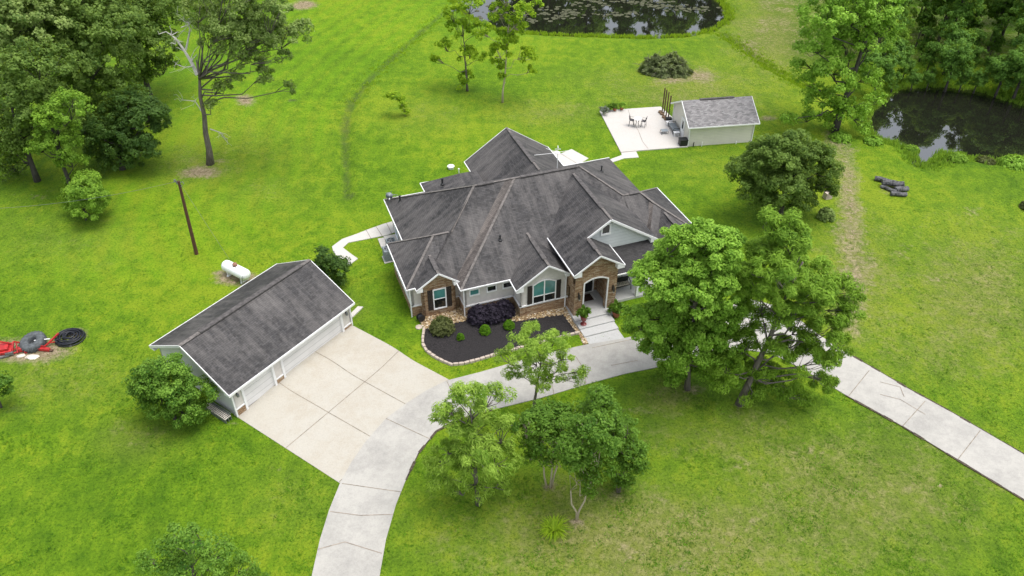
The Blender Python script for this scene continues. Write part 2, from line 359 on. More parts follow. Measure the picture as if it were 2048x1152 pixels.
def np_mesh(name, verts, quads, mat, tint=None, parent=None, loc=None):
    me = bpy.data.meshes.new(name); nv, nf = len(verts), len(quads); k = quads.shape[1]
    me.vertices.add(nv); me.vertices.foreach_set('co', verts.astype(np.float32).ravel())
    me.loops.add(nf * k); me.loops.foreach_set('vertex_index', quads.astype(np.int32).ravel())
    me.polygons.add(nf); me.polygons.foreach_set('loop_start', np.arange(0, nf * k, k, dtype=np.int32)); me.polygons.foreach_set('loop_total', np.full(nf, k, np.int32))
    if tint is not None:
        at = me.attributes.new('tint', 'FLOAT', 'FACE'); at.data.foreach_set('value', tint.astype(np.float32))
    me.materials.append(mat); me.update(); me.validate()
    o = bpy.data.objects.new(name, me); COL.objects.link(o)
    if parent: o.parent = parent
    return o
def sheet(mb, pts, off, skirt=.25, step=.5):
    """lay a flat outline (world xy) on the lawn: cut on a grid, draped, with a skirt"""
    bm = bmesh.new(); vs = [bm.verts.new((p[0], p[1], 0)) for p in pts]; f = bm.faces.new(vs)
    if f.normal.z < 0 or f.calc_area() and (f.normal_update() or f.normal.z < 0): f.normal_flip()
    xs = [p[0] for p in pts]; ys = [p[1] for p in pts]
    for ax, lo, hi in ((0, min(xs), max(xs)), (1, min(ys), max(ys))):
        t = math.floor(lo) + step
        while t < hi:
            co = (t, 0, 0) if ax == 0 else (0, t, 0); no = (1, 0, 0) if ax == 0 else (0, 1, 0)
            bmesh.ops.bisect_plane(bm, geom=bm.verts[:] + bm.edges[:] + bm.faces[:], plane_co=co, plane_no=no); t += step
    for v in bm.verts: v.co.z = float(hf(v.co.x, v.co.y)) + off
    n = len(mb.v); bm.verts.index_update()
    mb.v += [tuple(v.co) for v in bm.verts]
    for f in bm.faces:
        idx = [n + v.index for v in f.verts]
        f.normal_update(); mb.f.append(tuple(idx if f.normal.z > 0 else idx[::-1])); mb.m.append(mb.k)
    for e in bm.edges:
        if len(e.link_faces) == 1 and skirt:
            a, b = e.verts; mb.face([a.co, b.co, b.co - Vector((0, 0, skirt)), a.co - Vector((0, 0, skirt))])
    bm.free(); return mb
def ribbon(mb, pts, wd, off):
    for p, q in zip(pts[:-1], pts[1:]):
        p, q = Vector(p[:2]), Vector(q[:2]); L = (q - p).length; k = max(1, int(L / .4)); s_ = Vector((-(q - p).y, (q - p).x)) / L * wd / 2
        for i in range(k):
            a = p.lerp(q, i / k); b = p.lerp(q, (i + 1) / k)
            mb.face([(c.x, c.y, float(hf(c.x, c.y)) + off + .006) for c in (a - s_, b - s_, b + s_, a + s_)])
    return mb
def px(*uv): return [G(u, v) for u, v in uv]

# ------------------------------------------------------------------ ground, ponds, paving
def build_ground():
    fine = np.arange(-100, 112.01, .45)
    xs = np.concatenate([[-900, -600, -400, -280, -200, -160, -130, -112], fine, [125, 150, 190, 260, 400, 600, 900]])
    ys = np.concatenate([[-500, -200, -80, -30, -8], np.arange(5, 152, .45), [160, 175, 200, 250, 330, 450, 700, 1100]])
    X, Y = np.meshgrid(xs, ys); Z = hf(X, Y); nx, ny = len(xs), len(ys)
    V = np.stack([X, Y, Z], -1).reshape(-1, 3)
    i = np.arange((ny - 1) * (nx - 1)); r, c = i // (nx - 1), i % (nx - 1); a = r * nx + c
    o = np_mesh('ground', V, np.stack([a, a + 1, a + nx + 1, a + nx], 1), M['lawn'])
    o.data.polygons.foreach_set('use_smooth', np.ones(len(a), bool))
    tag(o, 'wide mown lawn with dry patches and a worn dirt track', None, None, 'structure')
    u, v = proj(X, Y, Z); 
    def blobs(L):
        s = np.zeros_like(u)
        for (bu, bv, ru, rv, k) in L: s = np.maximum(s, k * np.exp(-((u - bu) / ru) ** 2 - ((v - bv) / rv) ** 2))
        return s
    def line(pts, wd, k):
        d = seg_dist(X, Y, [tuple(G(*p))[:2] for p in pts]); return k * np.exp(-(d / wd) ** 2)
    dirt = blobs([(398,345,44,15,.85),(440,322,22,7,.6),(490,200,22,12,1.0),(610,8,28,9,1),(582,201,14,4,.5),(1400,150,48,20,.66),(1345,160,55,10,.7),(1290,822,60,22,.42),(1330,1000,50,22,.36),(1260,1105,60,26,.42),(1365,1135,60,22,.45),(1500,1050,60,26,.36),(1620,905,40,18,.34),(1480,930,40,16,.34),(950,1085,40,16,.3),(1390,955,40,16,.32),(1890,560,70,20,.3),(1800,500,50,20,.34),(1950,420,40,14,.34),(1850,450,50,14,.3),(1320,650,0.1,0.1,0),(1098,975,17,8,.85),(1152,1045,20,11,.9),(1236,985,15,10,.8),(1385,780,30,13,.55),(470,556,46,17,1.0),(500,555,20,14,.9),(440,545,14,8,.8),
                  (50,702,110,26,1.0),(150,668,26,14,.8),(1706,480,14,130,.55),(1700,420,20,60,.45),(1720,560,26,50,.5),(1690,640,16,20,.4),(268,885,34,18,.35),(545,903,10,5,.7),(560,940,8,4,.4),(470,846,26,8,.5),(1818,972,6,13,.8),(1880,975,5,12,.7),(1538,236,26,7,.6),(1150,335,45,9,.3),(860,20,12,3,.0),
                  (1528,60,34,50,.4),(1500,95,40,26,.42),(1560,20,40,24,.3),(1640,310,20,20,.5),(1700,300,24,10,.6),(600,12,30,8,.9),(345,298,20,18,.0),(300,232,60,30,.4),(95,395,80,30,.3),(30,340,60,20,.3),(1778,375,26,22,.5),(1440,210,0.1,0.1,0),(1905,322,30,6,.5),(1180,345,20,10,.4),(1480,812,16,8,.5)])
    dirt = np.maximum(dirt, line([(1668,270),(1690,320),(1700,400),(1704,470),(1712,540),(1706,600),(1690,650)], 1.7, .60)); dirt = np.maximum(dirt, blobs([(1690,470,34,110,.52),(1735,540,26,80,.50),(1700,590,26,30,.55)]))
    dry = blobs([(1300,1080,380,110,.85),(1700,1000,300,150,.62),(1950,600,170,160,.60),(1720,560,110,150,.52),(1380,180,190,60,.50),(1100,225,120,30,.42),(1540,70,100,90,.65),(1480,870,220,60,.45),(400,330,100,40,.45),(980,1060,120,60,.4),(270,880,90,45,.4),(1330,800,70,40,.6),(850,230,90,40,.25),
                 (480,300,120,60,.25),(130,480,150,60,.25),(1420,330,100,40,.15),(600,1000,120,90,.2),(700,620,40,60,.2),(120,760,160,60,.3),(1260,1150,200,60,.75),(1560,900,200,60,.4),(1900,700,200,80,.42),(520,380,100,40,.2),(1250,160,140,30,.3)])
    lush_shade = blobs([(240,330,170,60,.7),(120,380,170,70,.55),(190,430,90,45,.6),(1240,850,170,70,.9),(1420,770,210,60,.85),(1020,930,220,90,.85),(1180,1000,140,60,.8),(1560,440,110,50,.85),(940,185,70,22,.6),(1010,190,50,14,.4),(350,860,120,40,.8),(800,560,40,70,.5),(1450,300,90,16,.55),(1350,330,90,20,.3),(20,830,80,50,.6),(1700,285,120,30,.5),(650,570,60,40,.6),(1900,880,170,80,.5),(960,990,170,50,.5),(1060,870,100,40,.7),(740,640,60,50,.35),(420,120,150,70,.5),(250,180,200,120,.6),(540,150,60,60,.3),(1330,145,60,18,.6)])  # painted shade under trees and beside walls, mixed with lusher grass
    mud = np.maximum(line([(694,235),(688,265),(690,300)], .6, .62), line([(697,200),(694,250),(690,300),(694,350),(692,400)], .5, .62))
    mud = np.maximum(mud, line([(900,18),(870,42),(820,85),(770,130),(730,170),(706,205),(697,225)], .5, .66)); mud = np.maximum(mud, blobs([(700,392,16,9,.85),(585,201,12,3,.9),(35,818,40,10,.6)]))
    mud = np.maximum(mud, line([(1440,66),(1480,92),(1530,128)], .6, .45))
    wet = np.minimum(seg_dist(X, Y, list(POND1) + [POND1[0]]), seg_dist(X, Y, list(POND2) + [POND2[0]]))
    inp = inside(X, Y, POND1) | inside(X, Y, POND2)
    mud = np.maximum(mud, np.where(inp, 1., .6 * np.exp(-(wet / .8) ** 2)))
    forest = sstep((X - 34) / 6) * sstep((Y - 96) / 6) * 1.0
    lush_shade = np.maximum(lush_shade, forest); dirt = np.maximum(dirt, forest * .35)  # wood floor gets the same painted shade
    d = seg_dist(X, Y, DITCH); side = np.where(u < 900, 1, 0)
    stripe = (.5 + .5 * np.sin(d * 2 * math.pi / 2.3)) * sstep((34 - d) / 10) * sstep((d - 1) / 2) * np.where((u < 690 + (250 - v) * .85) & (v < 560), 1, .25) * np.where(v < 640, 1, 0)
    stripe = np.maximum(stripe, line([(905,22),(880,30),(830,75),(780,120),(745,160)], 1.4, .9))
    for nm, arr in (('dirt', dirt), ('dry', dry), ('lush_shade', lush_shade), ('mud', mud), ('stripe', stripe)):
        arr = np.where(v < -300, 0, arr) if nm != 'lush_shade' else arr
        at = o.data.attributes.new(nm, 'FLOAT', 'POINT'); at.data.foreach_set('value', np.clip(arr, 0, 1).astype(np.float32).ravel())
    for nm, P, z, lb in (('pond_water', POND1, WATER, 'far dark pond with lily pads and tree reflections'), ('pond_water', POND2, WATER, 'dark pond below the woods on the right'), ('puddle', PUDDLE, -.42, 'small grey puddle on the lawn by the left edge')):
        cx, cy = np.mean([p[0] for p in P]), np.mean([p[1] for p in P]); k = 1.12 if nm == 'pond_water' else 1.15
        mb = MB(); mb.face([(cx + (p[0] - cx) * k, cy + (p[1] - cy) * k, z) for p in P][::-1])
        o2 = mb.build(nm, M['water']); tag(o2, lb, None, None, 'structure')
        if o2.data.polygons[0].normal.z < 0: o2.data.flip_normals()
build_ground()

PAVED = []
def paving(name, label, outline, mat, off, joints=(), cracks=(), jw=.05):
    PAVED.append(outline)
    mb = MB(); sheet(mb, outline, off); mb.mat(1)
    for j in joints: ribbon(mb, j, jw, off + .004)
    mb.mat(2)
    for j in cracks: ribbon(mb, j, .05, off + .008)
    o = mb.build(name, [M[mat], M['joint'], M['crack']]); return tag(o, label, None, None, 'structure')
paving('driveway', 'grey concrete driveway curving past the house front and out to the right',
    px((622,1160),(640,1080),(658,1022),(681,965),(703,925),(733,882),(772,838),(812,808),(852,782),(893,762),(960,745),(1040,722),(1100,706),(1172,690),(1245,678),(1290,668),(1340,640),(1420,612),(1500,598),(1570,618),(1640,672),(1690,705),(1760,745),(1812,776),(1900,824),(2048,910),(2140,962),
       (2140,1058),(2048,1000),(1915,920),(1805,853),(1690,790),(1610,742),(1540,706),(1480,700),(1400,712),(1310,736),(1250,748),(1180,767),(1080,797),(985,820),(920,838),(873,862),(838,905),(812,960),(792,1010),(772,1080),(758,1160)), 'drive', .055,
    [px((681,965),(812,958))[:0] or px((684,968),(802,985)), px((772,838),(862,880)), px((1805,853),(1850,803)), px((1915,920),(1960,862)), px((1696,794),(1738,742)), px((1184,697),(1300,672)), px((1092,708),(1108,790)),px((893,762),(928,834))],
    [px((635,1100),(690,1085),(764,1108)), px((1222,732),(1275,722)), px((660,1024),(720,1032),(786,1030)), px((1760,765),(1800,775),(1808,795)), px((1760,790),(1800,800),(1850,830)), px((1150,712),(1168,740),(1172,768))])
mb = MB(); rs = random.Random(8)
for q in (px((1690,704),(1760,744),(1812,775),(1900,823),(2048,909),(2140,961)), px((2140,1059),(2048,1001),(1915,921),(1805,854),(1690,791)), px((812,961),(838,906),(873,863),(920,839),(985,821))):
    for a_, b_ in zip(q[:-1], q[1:]):
        n_ = int((b_ - a_).length / .8) + 1
        for i_ in range(n_): ribbon(mb, [a_.lerp(b_, i_ / n_), a_.lerp(b_, (i_ + 1) / n_)], rs.uniform(.05, .22), .05)
tag(mb.build('soil_edge', M['soil']), 'dark bare soil line along the driveway edges', None, None, 'structure')
GA = R(54.95); GO = at_z(475, 833, -.35)
def gp(a, b): return Vector((GO[0] + a * math.cos(GA) - b * math.sin(GA), GO[1] + a * math.sin(GA) + b * math.cos(GA), -.35))
paving('parking_apron', 'tan concrete parking apron in front of the garage doors', [gp(-.05, .3), gp(-.05, -10.05), gp(6, -10.3), gp(11.45, -9.95), gp(11.55, .3)], 'apron', .040,
    [[gp(3.88, .2), gp(4.02, -10)], [gp(7.66, .2), gp(7.72, -10)], [gp(0, -5), gp(11.5, -5.03)], [gp(0, -9.99), gp(11.4, -9.94)]], jw=.055)
paving('patio', 'pale concrete patio slab beside the small shed', px((1199,223),(1241.5,305.5),(1376,294.5),(1376,262),(1340,232),(1321,214.5)), 'patio', .10, [], [px((1256,221),(1262,240),(1276,262),(1285,285),(1296,299))])
paving('path', 'short concrete walk from patio towards the house', px((1242,305.5),(1272,303),(1277.5,315.5),(1248,317.5),(1224,325.5),(1196,337),(1180,333),(1200,326.5),(1243.5,311)), 'path', .06, [px((1242,306),(1272,303.5))])
paving('path', 'concrete pad beside the rear wing of the house', px((1085,292),(1105,304),(1113,301.5),(1121,308),(1143,299),(1177,317.5),(1156,330),(1170,340),(1140,352),(1100,335)), 'path', .06, [px((1121,308),(1157,330))])
paving('path', 'narrow concrete path curving round the left side of the house', px((794,441),(766,449),(735,460),(715,468),(684,479),(664,494),(668,508),(697,532),(716,518),(700,507),(686,496),(697,486),(733,479),(775,471),(797,462)), 'path', .06, [px((732,460),(742,478)), px((752,454),(765,474)), px((773,447),(784,469))])
mb = MB(); sheet(mb, [gp(11.9, .9), gp(12.25, .55), gp(13.7, .75), gp(13.5, 1.15)], .10); tag(mb.build('path', M['path']), 'short concrete plank step lying off the garage corner', None, None, 'structure')
mb = MB(); sheet(mb, px((850,658),(846,690),(853,703),(872,717),(903,731),(950,723),(1003,707),(1060,693),(1120,677),(1157,667),(1127,629),(1032,641),(1000,640),(945,638),(910,645),(880,654)), .05, step=.7)
tag(mb.build('mulch_bed', M['mulch']), 'black mulch bed in front of the house', None, None, 'structure')
ROCKS = px((838,634),(842,648),(851,659),(880,655),(910,647),(945,640),(1000,641),(1032,643),(1127,630),(1157,668),(1167,690),(1176,687),(1146,634),(1131,606),(1080,590),(1030,598),(1000,590),(925,600),(880,608),(838,615))
mb = MB(); sheet(mb, ROCKS, .03, step=.7); tag(mb.build('gravel_strip', M['rock']), 'strip of tan river rock along the house wall', None, None, 'structure')
rr = random.Random(4); bx0, bx1 = min(p.x for p in ROCKS), max(p.x for p in ROCKS); by0, by1 = min(p.y for p in ROCKS), max(p.y for p in ROCKS)
ico = bmesh.new(); bmesh.ops.create_icosphere(ico, subdivisions=1, radius=1); iv = np.array([v.co for v in ico.verts]); iff = np.array([[v.index for v in f.verts] for f in ico.faces]); ico.free()
vv, ff, tt = [], [], []; k = 0
while k < 5200:
    x, y = rr.uniform(bx0, bx1), rr.uniform(by0, by1)
    if not inside(np.array([x]), np.array([y]), ROCKS)[0]: continue
    s = rr.uniform(.04, .10); q = iv * [s * rr.uniform(.8, 1.4), s * rr.uniform(.7, 1.1), s * .6] + [x, y, float(hf(x, y)) + .045]
    vv.append(q); ff.append(iff + 12 * k); tt.append(np.full(20, rr.random())); k += 1
m_, nt_, bs_ = new_mat('river_rock'); nt_.links.new(ramp(nt_, attr(nt_, 'tint'), [(0, (.14, .09, .045)), (.4, (.34, .23, .11)), (.75, (.48, .36, .2)), (1, (.66, .60, .50))]), bs_.inputs['Base Color']); bs_.inputs['Roughness'].default_value = .8
tag(np_mesh('river_rock', np.concatenate(vv), np.concatenate(ff), m_, np.concatenate(tt)), 'tan and cream river pebbles spread along the front wall', 'gravel', None, 'stuff')
# edging blocks round the mulch bed, each one loose
EDG = px((848,662),(846,676),(846,690),(853,703),(872,717),(888,725),(903,731),(925,729),(950,723),(1003,707),(1060,692),(1120,676),(1157,667))
pts = []; L = 0
for p, q in zip(EDG[:-1], EDG[1:]):
    d = (q - p).length; t = (-L) % .42 if L else 0
    while t < d: pts.append((p.lerp(q, t / d), math.atan2(q.y - p.y, q.x - p.x))); t += .42
    L += d
mb = MB(); mb.box(-.195, .195, -.10, .10, -.12, .12)
eb = mb.build('edging_block', M['edging'], bevel=.03)
for i, (p, a) in enumerate(pts):
    o = eb if i == 0 else eb.copy()
    if i: COL.objects.link(o)
    o.location = (p.x, p.y, float(hf(p.x, p.y)) + .10); o.rotation_euler = (rr.uniform(-.03, .03), rr.uniform(-.03, .03), a + rr.uniform(-.06, .06)); o.scale = (1, rr.uniform(.85, 1.15), rr.uniform(.9, 1.1))
    tag(o, 'pale pinkish edging block in the curved border of the black mulch bed', 'edging block', 'edging blocks round the mulch bed')

# ------------------------------------------------------------------ the house
house = empty('house', HO, HA, 'sprawling single storey house with dark hipped roof and stone entry porch', 'house')
ZE = 3.1
def wall_run(pts, z0, z1, mat, name, proud=0., th=.18, parent=house):
    mb = MB()
    for (x0, y0), (x1, y1) in zip(pts[:-1], pts[1:]):
        p, q = Vector((x0, y0, 0)), Vector((x1, y1, 0)); d = (q - p).normalized(); n = Vector((d.y, -d.x, 0))   # outward is to the right of travel
        f = FR(p, d, n); L = (q - p).length
        mb.box(-proud * .99, L + proud * .99, z0, z1, -th, proud, f)
    return mb.build(name, M[mat], parent)
# outline walked with the outside on the right hand
front = [(0, 0), (.75, 0)]; g1 = [(.75, 0), (.75, -.56), (3.47, -.56), (3.47, 0)]; f2 = [(3.47, 0), (3.95, 0), (3.95, -1.48), (8.1, -1.48)]; g2 = [(8.1, -1.48), (8.1, -3.05), (12.05, -3.05)]
sides = [(15.9, -2.0), (20.2, -2.0), (20.2, -.8), (24.7, -.8), (24.7, 6), (23.0, 6), (23.0, 12.6), (18.1, 12.6)]
back = [(18.1, 12.6), (18.1, 16.8), (10.2, 16.8), (10.2, 14.4), (5.1, 14.4), (5.1, 12.6), (1.35, 12.6), (1.35, 6.0), (0, 6.0), (0, 0)]
wall_run(front, -.5, ZE, 'stucco', 'wall'); wall_run(f2 + g2[1:], -.5, ZE + .02, 'stucco', 'wall'); wall_run(sides, -.5, ZE, 'siding', 'wall'); wall_run(back, -.5, ZE, 'siding', 'wall')
wall_run(g1, -.5, 2.85, 'stone', 'stone_wall')
for L_ in (front, f2 + g2[1:], [(20.2, -.8), (24.7, -.8), (24.7, 6)], [(1.35, 6.0), (0, 6.0), (0, 0)]):
    wall_run(L_, -.6, .95, 'stone', 'stone_base', .07, .10); wall_run(L_, .95, 1.06, 'white', 'sill_band', .10, .08)
# gable faces
def gable_face(mb, a0, a1, am, b, z0, zt, th=.16):
    A = [(a0, b, z0), (a1, b, z0), (am, b, zt)]; B = [(x, y + th, z) for x, y, z in A]
    mb.face(A); mb.face(B[::-1]); 
    for i in range(3): j = (i + 1) % 3; mb.face([A[j], A[i], B[i], B[j]])
mb = MB(); n0 = len(mb.v); mb.face([(.75, -.56, 2.84), (3.47, -.56, 2.84), (3.47, -.56, 3.42), (2.08, -.56, 4.28), (.75, -.56, 3.42)]); mb.build('stone_wall', M['stone'], house)
mb = MB(); mb.face([(8.1, -3.05, ZE), (12.05, -3.05, ZE), (12.05, -3.05, 3.52), (10.28, -3.05, 4.68), (8.1, -3.05, 3.28)]); mb.build('wall', M['stucco'], house)
mb = MB(); mb.face([(14.0, -2.0, 3.0), (20.2, -2.0, 3.0), (20.2, -2.0, 4.38), (15.95, -2.0, 7.05), (13.97, -2.0, 5.75)]); mb.face([(20.2, -2.0, 3.0), (20.2, 0, 3.0), (20.2, 0, 4.38), (20.2, -2, 4.38)]); mb.build('upper_gable_wall', M['shedsiding'] if 0 else mat_siding('gable_siding', (.66, .69, .70), .30, .30), house)
# roof: hips and cross gables, all planes meeting as they do on the real roof
RZ, RB, RL, RR_ = 7.33, 5.9, 7.29, 16.78
roof = MB()
def poly(*p): roof.face(p)
F2E = (3.55, -1.95, ZE); AP = (10.87, RB, RZ)
LRa, LRb = (2.85, 3.05, 5.22), (4.35, 3.05, 5.22)
VP_ = (10.05, RB, RZ)
poly((-.42, -.46, ZE), (3.55, -.46, ZE), VP_, (RL, RB, RZ), LRb, LRa)                       # front left
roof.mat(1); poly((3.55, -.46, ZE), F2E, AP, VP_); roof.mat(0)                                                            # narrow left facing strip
poly(F2E, (15.95, -1.95, ZE), (15.95, RB, RZ), AP)                                         # centre front
poly((15.95, -.46, ZE), (20.0, 3.45, 5.12), (RR_, RB, RZ), (15.95, RB, RZ)); poly((15.95, -.46, ZE), (20.0, -.46, ZE), (20.0, 3.45, 5.12))
poly((-.42, 6.2, ZE), (-.42, -.46, ZE), LRa); poly((4.35, 6.2, ZE), (-.42, 6.2, ZE), LRa, LRb)
poly((.92, 13.1, ZE), (.92, -.4, ZE), (RL, RB, RZ))                                        # left hip
poly((23.4, 13.1, ZE), (.92, 13.1, ZE), (RL, RB, RZ), (RR_, RB, RZ))                        # back
poly((23.4, 5.8, ZE), (23.4, 13.1, ZE), (RR_, RB, RZ)); poly((23.4, 5.8, ZE), (RR_, RB, RZ), (20.0, 3.45, 5.12))                                    # right hip
RRa, RRb = (20.0, 3.45, 5.12), (21.62, 3.45, 5.12); NT = (22.35, 2.2, 4.62)
poly((19.5, -.46, ZE), (23.2, -.46, ZE), NT, RRb, RRa); 
poly((25.12, -1.25, ZE), (25.12, 6.45, ZE), RRb, NT); poly((25.12, 6.45, ZE), (19.5, 6.45, ZE), RRa, RRb)
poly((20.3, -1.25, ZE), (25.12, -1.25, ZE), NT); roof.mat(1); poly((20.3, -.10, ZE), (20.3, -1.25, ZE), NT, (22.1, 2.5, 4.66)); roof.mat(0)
# rear wing and rear left bump
WZ = 6.02
poly((9.82, 17.2, ZE), (9.82, 8, ZE), (14.18, 8, WZ), (14.18, 17.2, WZ)); poly((18.54, 8, ZE), (18.54, 17.2, ZE), (14.18, 17.2, WZ), (14.18, 8, WZ))
poly((4.75, 14.75, ZE), (4.75, 9, ZE), (8.2, 9, 4.1), (8.2, 13.6, 4.1)); poly((9.9, 14.75, ZE), (4.75, 14.75, ZE), (8.2, 13.6, 4.1), (9.9, 13.6, 4.1)); poly((9.9, 13.6, 4.1), (8.2, 13.6, 4.1), (8.2, 9, 4.1), (9.9, 9, 4.1))
# small front gables
def gable_roof(a0, am, a1, ze, zt, bf, bb, ze1=None):
    ze1 = ze if ze1 is None else ze1
    poly((a0, bb, ze), (a0, bf, ze), (am, bf, zt), (am, bb, zt)); poly((a1, bf, ze1), (a1, bb, ze1), (am, bb, zt), (am, bf, zt))
gable_roof(.25, 2.08, 3.75, 3.18, 4.42, -.97, 2.6); gable_roof(7.58, 10.28, 12.1, 3.02, 4.82, -3.45, 2.2, 3.62); gable_roof(21.0, 22.75, 24.5, 3.1, 4.3, -1.75, 1.5)
# porch roof runs up into the tall front gable
S = .655
poly((11.82, 1.2, 4.44), (11.82, -4.9, 4.44), (13.95, -4.9, 5.835), (13.95, -2.35, 5.835), (15.95, -2.35, 7.145), (15.95, 5.85, 7.145))
poly((16.1, -4.9, 4.44), (16.1, -1.9, 4.44), (13.95, -1.9, 5.835), (13.95, -4.9, 5.835))
poly((20.35, -2.35, 4.26), (20.35, 2.4, 4.26), (15.95, 5.85, 7.145), (15.95, -2.35, 7.145))
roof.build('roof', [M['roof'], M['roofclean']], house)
mb = MB(); mb.face([(15.75, -4.15, 2.98), (20.5, -4.15, 2.98), (20.5, -2.0, 4.12), (15.75, -2.0, 4.12)]); mb.face([(20.5, -4.15, 2.98), (20.5, -1.0, 2.98), (20.5, -1.0, 3.4), (20.5, -2.0, 4.12)]); mb.build('verandah_roof', M['roofnew'], house)
# soffits under every eave
mb = MB()
for a0, a1, b0, b1, z in ((-.40, 25.1, -.44, 6.2, ZE - .03), (.94, 23.38, 6, 13.08, ZE - .034), (9.84, 18.5, 12, 17.18, ZE - .038), (4.77, 9.9, 12, 14.73, ZE - .042), (3.57, 20.3, -1.93, 0, ZE - .046), (20.3, 25.1, -1.23, 0, ZE - .05), (15.85, 20.4, -4.1, -1.9, 2.93)):
    mb.face([(a0, b0, z), (a0, b1, z), (a1, b1, z), (a1, b0, z)])
mb.build('soffit', M['white'], house)
# white boards along eaves and rakes
def boards(name, segs, h=.13, t=.05, mat='white'):
    for p, q in segs:
        mb = MB(); p, q = Vector(p), Vector(q); dz = Vector((0, 0, h / 2 - .03)); mb.bar(p - dz, q - dz, t, h); mb.build(name, M[mat], house)
def rake(a0, am, a1, ze, zt, b, ze1=None):
    ze1 = ze if ze1 is None else ze1; o = boards('rake_board', [((a0, b - .02, ze), (am, b - .02, zt)), ((am, b - .02, zt), (a1, b - .02, ze1))], .13, .05)
    return o
rake(.25, 2.08, 3.75, 3.18, 4.42, -.97); rake(7.58, 10.28, 12.1, 3.02, 4.82, -3.45, 3.62); rake(11.82, 13.95, 16.1, 4.44, 5.835, -4.9); rake(21.0, 22.75, 24.5, 3.1, 4.3, -1.75)
boards('rake_board', [((13.99, -2.38, 5.86), (15.95, -2.38, 7.145)), ((15.95, -2.38, 7.145), (20.35, -2.38, 4.26))], .18, .06)
boards('rake_board', [((9.82, 17.22, ZE), (14.18, 17.22, WZ)), ((14.18, 17.22, WZ), (18.54, 17.22, ZE))], .16, .05)
boards('gutter', [((-.46, 6.2, ZE), (-.46, -.46, ZE)), ((-.46, -.50, ZE), (.32, -.50, ZE)), ((.24, -.5, ZE + .05), (.24, -.97, ZE + .05))], .10, .07)
boards('gutter', [((3.78, -.95, ZE + .05), (3.78, -.5, ZE + .05)), ((3.50, -.6, ZE), (3.50, -1.99, ZE)), ((3.47, -1.99, ZE), (7.62, -1.99, ZE)), ((7.55, -1.95, ZE - .02), (7.55, -3.45, ZE - .06))], .10, .07)
boards('gutter', [((11.77, 1.0, 4.44), (11.77, -4.9, 4.44)), ((16.14, -4.9, 4.44), (16.14, -2.0, 4.44))], .10, .07)
boards('gutter', [((15.85, -4.2, 2.98), (20.6, -4.2, 2.98)), ((.87, 13.1, ZE), (.87, 6.2, ZE)), ((9.78, 17.2, ZE), (9.78, 14.8, ZE)), ((4.7, 14.78, ZE), (9.8, 14.78, ZE)), ((4.7, 14.78, ZE), (4.7, 13.1, ZE)), ((.87, 13.14, ZE), (4.7, 13.14, ZE)), ((18.6, 17.2, ZE), (18.6, 13.1, ZE)), ((18.6, 13.14, ZE), (23.45, 13.14, ZE)), ((25.17, 6.5, ZE), (25.17, -1.25, ZE)), ((20.4, -1.3, ZE), (21, -1.3, ZE))], .09, .07)
# boxed eave returns at the gable feet
for a, b, z, s in ((.25, -.97, 3.18, 1), (3.75, -.97, 3.18, -1), (7.58, -3.45, 3.02, 1), (11.82, -4.9, 4.44, 1), (16.1, -4.9, 4.44, -1), (20.35, -2.35, 4.26, -1)):
    mb = MB(); k = .62 if z > 3.5 or s == 1 and a > 7 else .5; zt = z + k * .655
    P = [(a, b - .045, z - .22), (a + s * k, b - .045, z - .22), (a + s * k, b - .045, zt - .15), (a, b - .045, z - .02)]; Q = [(x, b + .38, zz) for x, _, zz in P]
    mb.face(P if s > 0 else P[::-1]); mb.face([P[0], Q[0], Q[1], P[1]]); mb.face([P[0], P[3], Q[3], Q[0]]); mb.face([P[1], Q[1], Q[2], P[2]]); mb.build('eave_return', M['white'], house)
# ridge vents, caps
def strip(segs, wd, hg, mat, name):
    for p, q in segs: mb = MB(); mb.bar(Vector(p) + Vector((0, 0, .03)), Vector(q) + Vector((0, 0, .03)), wd, hg); mb.build(name, M[mat], house)
strip([((RL + .3, RB, RZ), (9.0, RB, RZ)), ((11.4, RB, RZ), (RR_ - .2, RB, RZ)), ((14.18, 15.8, WZ), (14.18, 10, WZ)), ((15.95, -.6, 7.145), (15.95, 4.6, 7.145)), ((10.28, -2.6, 4.82), (10.28, .5, 4.82)), ((2.08, -.55, 4.42), (2.08, 1.3, 4.42)), ((13.95, -4.0, 5.835), (13.95, -2.6, 5.835)), ((22.75, -1.3, 4.3), (22.75, .2, 4.3)), ((20.6, 3.45, 5.12), (21.5, 3.45, 5.12))], .34, .09, 'vent', 'ridge_vent')
strip([((-.42, 6.2, ZE), LRa), (LRa, LRb), ((-.42, -.46, ZE), LRa), ((.92, 13.1, ZE), (RL, RB, RZ)), ((RL, RB, RZ), LRb), (F2E, AP), ((RL, RB, RZ), (RR_, RB, RZ)), ((RR_, RB, RZ), RRa), (RRb, NT), (NT, (25.12, -1.25, ZE)), ((25.12, 6.45, ZE), RRb), (RRa, RRb), ((15.95, -2.35, 7.145), (15.95, 5.2, 7.145)), ((13.95, -4.9, 5.835), (13.95, -2.4, 5.835)), ((10.28, -3.45, 4.82), (10.28, 1.4, 4.82)), ((2.08, -.97, 4.42), (2.08, 1.6, 4.42)), ((14.18, 17.2, WZ), (14.18, 8.6, WZ)), ((22.75, -1.75, 4.3), (22.75, .9, 4.3))], .20, .025, 'cap', 'ridge_cap')
